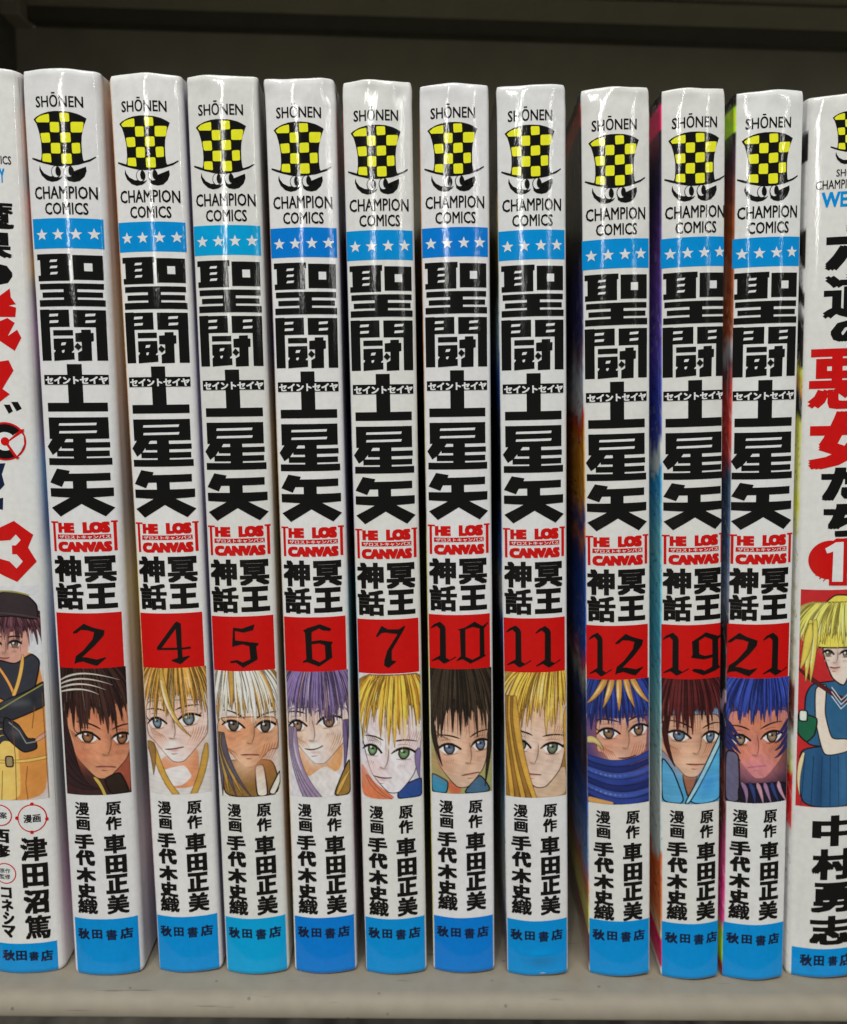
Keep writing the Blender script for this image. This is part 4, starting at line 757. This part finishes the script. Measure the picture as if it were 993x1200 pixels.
# ---------------------------------------------------------------- cover colours seen in the gaps, top to bottom (picture row, colour)
G = {
 1: [(80, (60, 50, 60)), (500, (60, 60, 70)), (1150, (60, 60, 70))],
 2: [(80, (150, 60, 110)), (110, (130, 70, 100)), (120, (40, 30, 36)), (140, (60, 40, 40)), (165, (170, 95, 40)), (215, (150, 80, 40)), (235, (50, 40, 38)), (262, (190, 85, 50)), (300, (150, 60, 40)), (345, (196, 150, 60)), (368, (70, 50, 90)), (410, (150, 90, 150)), (470, (90, 60, 110)), (505, (40, 26, 50)), (540, (110, 90, 150)), (565, (60, 140, 200)), (640, (30, 90, 160)), (690, (170, 180, 205)), (780, (50, 90, 150)), (840, (70, 40, 60)), (950, (60, 46, 70)), (1060, (170, 120, 160)), (1145, (200, 190, 200))],
 4: [(80, (190, 150, 110)), (200, (170, 110, 60)), (400, (205, 150, 90)), (600, (120, 80, 50)), (700, (210, 165, 60)), (780, (190, 140, 60)), (900, (60, 50, 70)), (1000, (190, 160, 170)), (1145, (60, 80, 120))],
 5: [(80, (200, 200, 205)), (130, (60, 50, 80)), (240, (80, 60, 110)), (330, (40, 40, 60)), (420, (90, 80, 130)), (560, (130, 120, 160)), (700, (70, 60, 110)), (880, (90, 80, 130)), (1000, (60, 50, 80)), (1145, (120, 110, 140))],
 6: [(80, (40, 34, 30)), (200, (50, 40, 36)), (300, (100, 50, 40)), (420, (90, 70, 110)), (520, (190, 150, 90)), (640, (150, 120, 60)), (780, (120, 90, 50)), (900, (200, 150, 80)), (1000, (180, 130, 70)), (1145, (230, 220, 190))],
 7: [(80, (210, 205, 200)), (112, (20, 16, 18)), (138, (20, 16, 18)), (144, (150, 50, 62)), (210, (140, 50, 66)), (235, (60, 46, 110)), (330, (66, 50, 120)), (430, (44, 40, 90)), (560, (90, 80, 140)), (640, (100, 80, 130)), (660, (150, 60, 80)), (690, (90, 175, 195)), (800, (60, 160, 190)), (840, (150, 70, 60)), (870, (30, 130, 160)), (900, (120, 50, 66)), (990, (150, 80, 110)), (1060, (200, 190, 200)), (1100, (60, 30, 40)), (1145, (70, 40, 50))],
 10: [(80, (200, 195, 185)), (110, (16, 14, 14)), (140, (16, 14, 14)), (146, (90, 66, 50)), (200, (190, 120, 40)), (350, (160, 110, 60)), (430, (196, 140, 70)), (520, (214, 196, 140)), (600, (40, 36, 30)), (650, (196, 190, 70)), (760, (206, 180, 60)), (860, (190, 180, 90)), (980, (214, 190, 80)), (1080, (205, 185, 90)), (1145, (215, 210, 200))],
 11: [(80, (24, 24, 26)), (180, (28, 28, 32)), (230, (60, 56, 40)), (245, (150, 120, 60)), (290, (110, 100, 50)), (340, (60, 62, 40)), (380, (150, 170, 175)), (420, (150, 180, 200)), (440, (50, 100, 170)), (470, (36, 80, 150)), (500, (30, 46, 70)), (600, (26, 34, 50)), (640, (60, 100, 170)), (670, (80, 120, 180)), (690, (215, 215, 222)), (720, (200, 205, 220)), (735, (40, 70, 140)), (790, (16, 22, 34)), (860, (20, 26, 40)), (930, (70, 100, 130)), (970, (170, 190, 205)), (1060, (190, 200, 210)), (1100, (36, 40, 90)), (1145, (90, 90, 140))],
 12: [(80, (20, 20, 22)), (124, (22, 20, 22)), (127, (120, 30, 30)), (151, (120, 30, 30)), (154, (22, 20, 26)), (290, (26, 24, 34)), (330, (50, 48, 100)), (400, (60, 56, 110)), (420, (120, 100, 110)), (450, (180, 190, 210)), (480, (190, 200, 225)), (500, (190, 60, 40)), (530, (210, 140, 40)), (590, (200, 140, 50)), (620, (40, 70, 140)), (640, (190, 110, 50)), (660, (60, 70, 130)), (690, (40, 80, 160)), (770, (50, 90, 170)), (790, (200, 80, 100)), (800, (190, 190, 170)), (830, (40, 60, 120)), (900, (80, 60, 60)), (950, (60, 90, 160)), (1020, (120, 150, 200)), (1050, (200, 110, 50)), (1075, (214, 196, 110)), (1095, (200, 190, 80)), (1100, (110, 30, 36)), (1130, (100, 30, 34)), (1145, (210, 200, 190))],
 19: [(80, (22, 20, 22)), (123, (22, 20, 22)), (126, (214, 0, 86)), (153, (214, 0, 86)), (156, (26, 22, 30)), (220, (44, 36, 70)), (300, (92, 62, 130)), (400, (90, 70, 160)), (460, (50, 64, 160)), (520, (60, 70, 150)), (535, (190, 205, 215)), (552, (190, 205, 215)), (560, (40, 140, 200)), (640, (110, 180, 205)), (760, (80, 170, 210)), (860, (150, 195, 210)), (950, (190, 210, 214)), (1005, (180, 205, 210)), (1015, (196, 96, 40)), (1075, (206, 110, 60)), (1098, (214, 180, 140)), (1103, (200, 0, 90)), (1132, (200, 0, 90)), (1136, (225, 215, 195)), (1150, (225, 215, 195))],
 21: [(80, (22, 20, 22)), (123, (24, 22, 22)), (126, (160, 205, 30)), (153, (160, 205, 30)), (156, (30, 24, 40)), (190, (60, 36, 50)), (260, (130, 66, 30)), (390, (140, 70, 36)), (410, (150, 150, 155)), (430, (90, 60, 66)), (470, (170, 56, 50)), (530, (160, 50, 46)), (560, (50, 70, 90)), (640, (60, 80, 110)), (700, (100, 110, 130)), (740, (30, 26, 30)), (815, (26, 24, 30)), (818, (190, 160, 175)), (830, (190, 160, 175)), (834, (26, 30, 60)), (880, (40, 36, 60)), (905, (110, 60, 50)), (960, (90, 40, 40)), (1000, (150, 40, 90)), (1080, (200, 60, 130)), (1095, (160, 200, 50)), (1125, (150, 195, 40)), (1130, (150, 40, 50)), (1150, (120, 40, 40))],
 22: [(80, (225, 225, 222)), (148, (225, 225, 222)), (151, (26, 24, 24)), (184, (26, 24, 24)), (187, (225, 225, 222)), (262, (225, 225, 222)), (266, (24, 22, 22)), (300, (24, 22, 22)), (304, (225, 225, 222)), (332, (225, 225, 222)), (336, (26, 24, 24)), (354, (26, 24, 24)), (357, (225, 225, 222)), (375, (30, 26, 26)), (420, (30, 26, 26)), (424, (226, 214, 70)), (450, (214, 150, 70)), (462, (30, 26, 24)), (485, (34, 30, 26)), (495, (228, 222, 90)), (560, (226, 222, 130)), (590, (228, 220, 70)), (640, (222, 222, 190)), (790, (200, 190, 170)), (800, (110, 50, 44)), (850, (90, 50, 46)), (870, (200, 210, 190)), (900, (190, 190, 110)), (905, (190, 24, 28)), (970, (196, 26, 30)), (975, (222, 222, 222)), (1150, (225, 225, 225))],
}
# volume: base x, y, lean, twist, print dz, thickness, left corner, right corner, print shift, blue
V = {
 2: (-66.85, -.58, -1.45, 1.0, .2, 14.0, .45, 1.3, 0, 'mid'), 4: (-50.44, .41, -1.94, .8, .14, 13.2, .4, 1.0, -.1, 'mid'), 5: (-36.47, .1, -2.0, .3, -.16, 13.0, .4, .9, 0, 'light'),
 6: (-22.34, .44, -2.0, 0, -.16, 13.0, .4, .8, 0, 'deep'), 7: (-7.72, .27, -2.18, -.5, -.32, 12.8, .45, .7, 0, 'mid'), 10: (6.52, .86, -2.22, -1.8, .7, 12.9, .4, .6, 0, 'deep'),
 11: (21.86, .03, -2.62, -2.3, .43, 12.8, .4, .6, 0, 'mid'), 12: (39.09, -.03, -3.21, -4.0, -.79, 12.7, .3, .4, 0, 'mid'), 19: (53.62, -.76, -3.33, -3.8, -.18, 11.9, .35, .35, .45, 'mid'), 21: (66.89, -.75, -3.05, -3.8, .14, 12.6, .35, .3, 0, 'mid')}
NUM = {}
D_ = DATA['digits']
for n, idx in {2: [0], 4: [1], 5: [2], 6: [3], 7: [4], 10: [5, 6], 11: [7, 8], 12: [9, 10], 19: [11, 12], 21: [13, 14]}.items(): NUM[n] = [D_[i] for i in idx]
NUM[19][0] = (1, (-5.9, 65.7, -1.1, 74.4)); NUM[19][1] = (9, (-.7, 65.7, 5.6, 74.4))
ARTDESC = {2: 'dark brown haired', 4: 'pale blond haired', 5: 'gold and white headed', 6: 'violet haired', 7: 'bright golden haired', 10: 'near black haired', 11: 'straw blond haired', 12: 'blue and gold headed', 19: 'dark red haired, blue collared', 21: 'royal blue haired'}
FL = {k: Flat(DATA[k]) for k in ('emblem', 'star_band', 'title', 'subtitle', 'number_panel', 'author', 'publisher')}
def place(root, x, y, lean, tw, T):
    root.matrix_world = Matrix.Translation(Vector((x, y, -0.35 + T / 2 * math.sin(abs(R(lean))))) * MM) @ Matrix.Rotation(R(lean), 4, 'Y') @ Matrix.Rotation(R(tw), 4, 'Z')
def volume(n):
    x, y, lean, tw, dz, T, rl, rr, du, bl = V[n]
    root = bpy.data.objects.new('manga_volume', None); COL.objects.link(root); root.empty_display_size = .01
    place(root, x, y, lean, tw, T); b = Book(T, rl, rr, n * 13 + 1, dent=.4 if n == 11 else 0.0)
    root['label'] = 'white manga volume, black gothic %d on red panel above %s portrait' % (n, ARTDESC[n])
    root['category'] = 'book'; root['group'] = 'matching white volumes of one manga series standing in a row'
    j = make_jacket(b, G[n], root, n, .32 if n >= 12 else .15); make_block(b, root); B = blue(bl)
    for k, nm in (('emblem', 'emblem'), ('star_band', 'star_band'), ('title', 'title_lettering'), ('subtitle', 'subtitle_lettering'), ('number_panel', 'number_panel'), ('author', 'author_lettering'), ('publisher', 'publisher_band')):
        FL[k].wrap(nm, b, du, 0 if k == 'publisher' else dz, j, B, 1.04 if n == 2 else 1.0)
    Flat(digit_items(NUM[n])).wrap('volume_number', b, du, dz, j, B, 1.04 if n == 2 else 1.0)
    A = DATA['art']; art(n).mesh(b, j, A[0] + dz, 6.15 * (1.04 if n == 2 else 1), du)
    return root
for n in V: volume(n)
def single(x, y, lean, tw, T, rl, rr, cov, seed, items, P, vtop, label, art_w):
    root = bpy.data.objects.new('manga_volume', None); COL.objects.link(root); place(root, x, y, lean, tw, T); b = Book(T, rl, rr, seed)
    root['label'] = label; root['category'] = 'book'
    j = make_jacket(b, G[cov], root, seed); make_block(b, root)
    low = [e for e in items if (e[1] == 'b' and e[0] == 'p') or e[1] == 'n' and e[0] == 't']; rest = [e for e in items if e not in low]
    top = [e for e in rest if (e[4][1] if e[0] == 't' else e[3][1] if e[0] in 'e' else e[3][0][1]) > 146.5]
    bot = [e for e in rest if (e[4][1] if e[0] == 't' else e[3][1] if e[0] in 'e' else e[3][0][1]) < 38]; mid = [e for e in rest if e not in top and e not in bot]
    for nm, it in (('emblem', top), ('title_lettering', mid), ('author_lettering', bot), ('publisher_band', low)): Flat(it).wrap(nm, b, 0, 0, j, blue('mid'))
    P.mesh(b, j, vtop, 6.15, 0)
single(-83.6, 0, -.9, 1.5, 14.6, .6, 1.4, 1, 301, DATA['first'], art_first(), DATA['first_art'][0], 'white manga volume at the left edge, red numeral 3 above an orange coated figure', 6.15)
single(81.7, 0, -3.04, -3.8, 14.0, .9, .6, 22, 302, DATA['last'], art_last(), DATA['last_art'][0], 'white manga volume at the right edge, red brush title above yellow haired figure', 6.15)
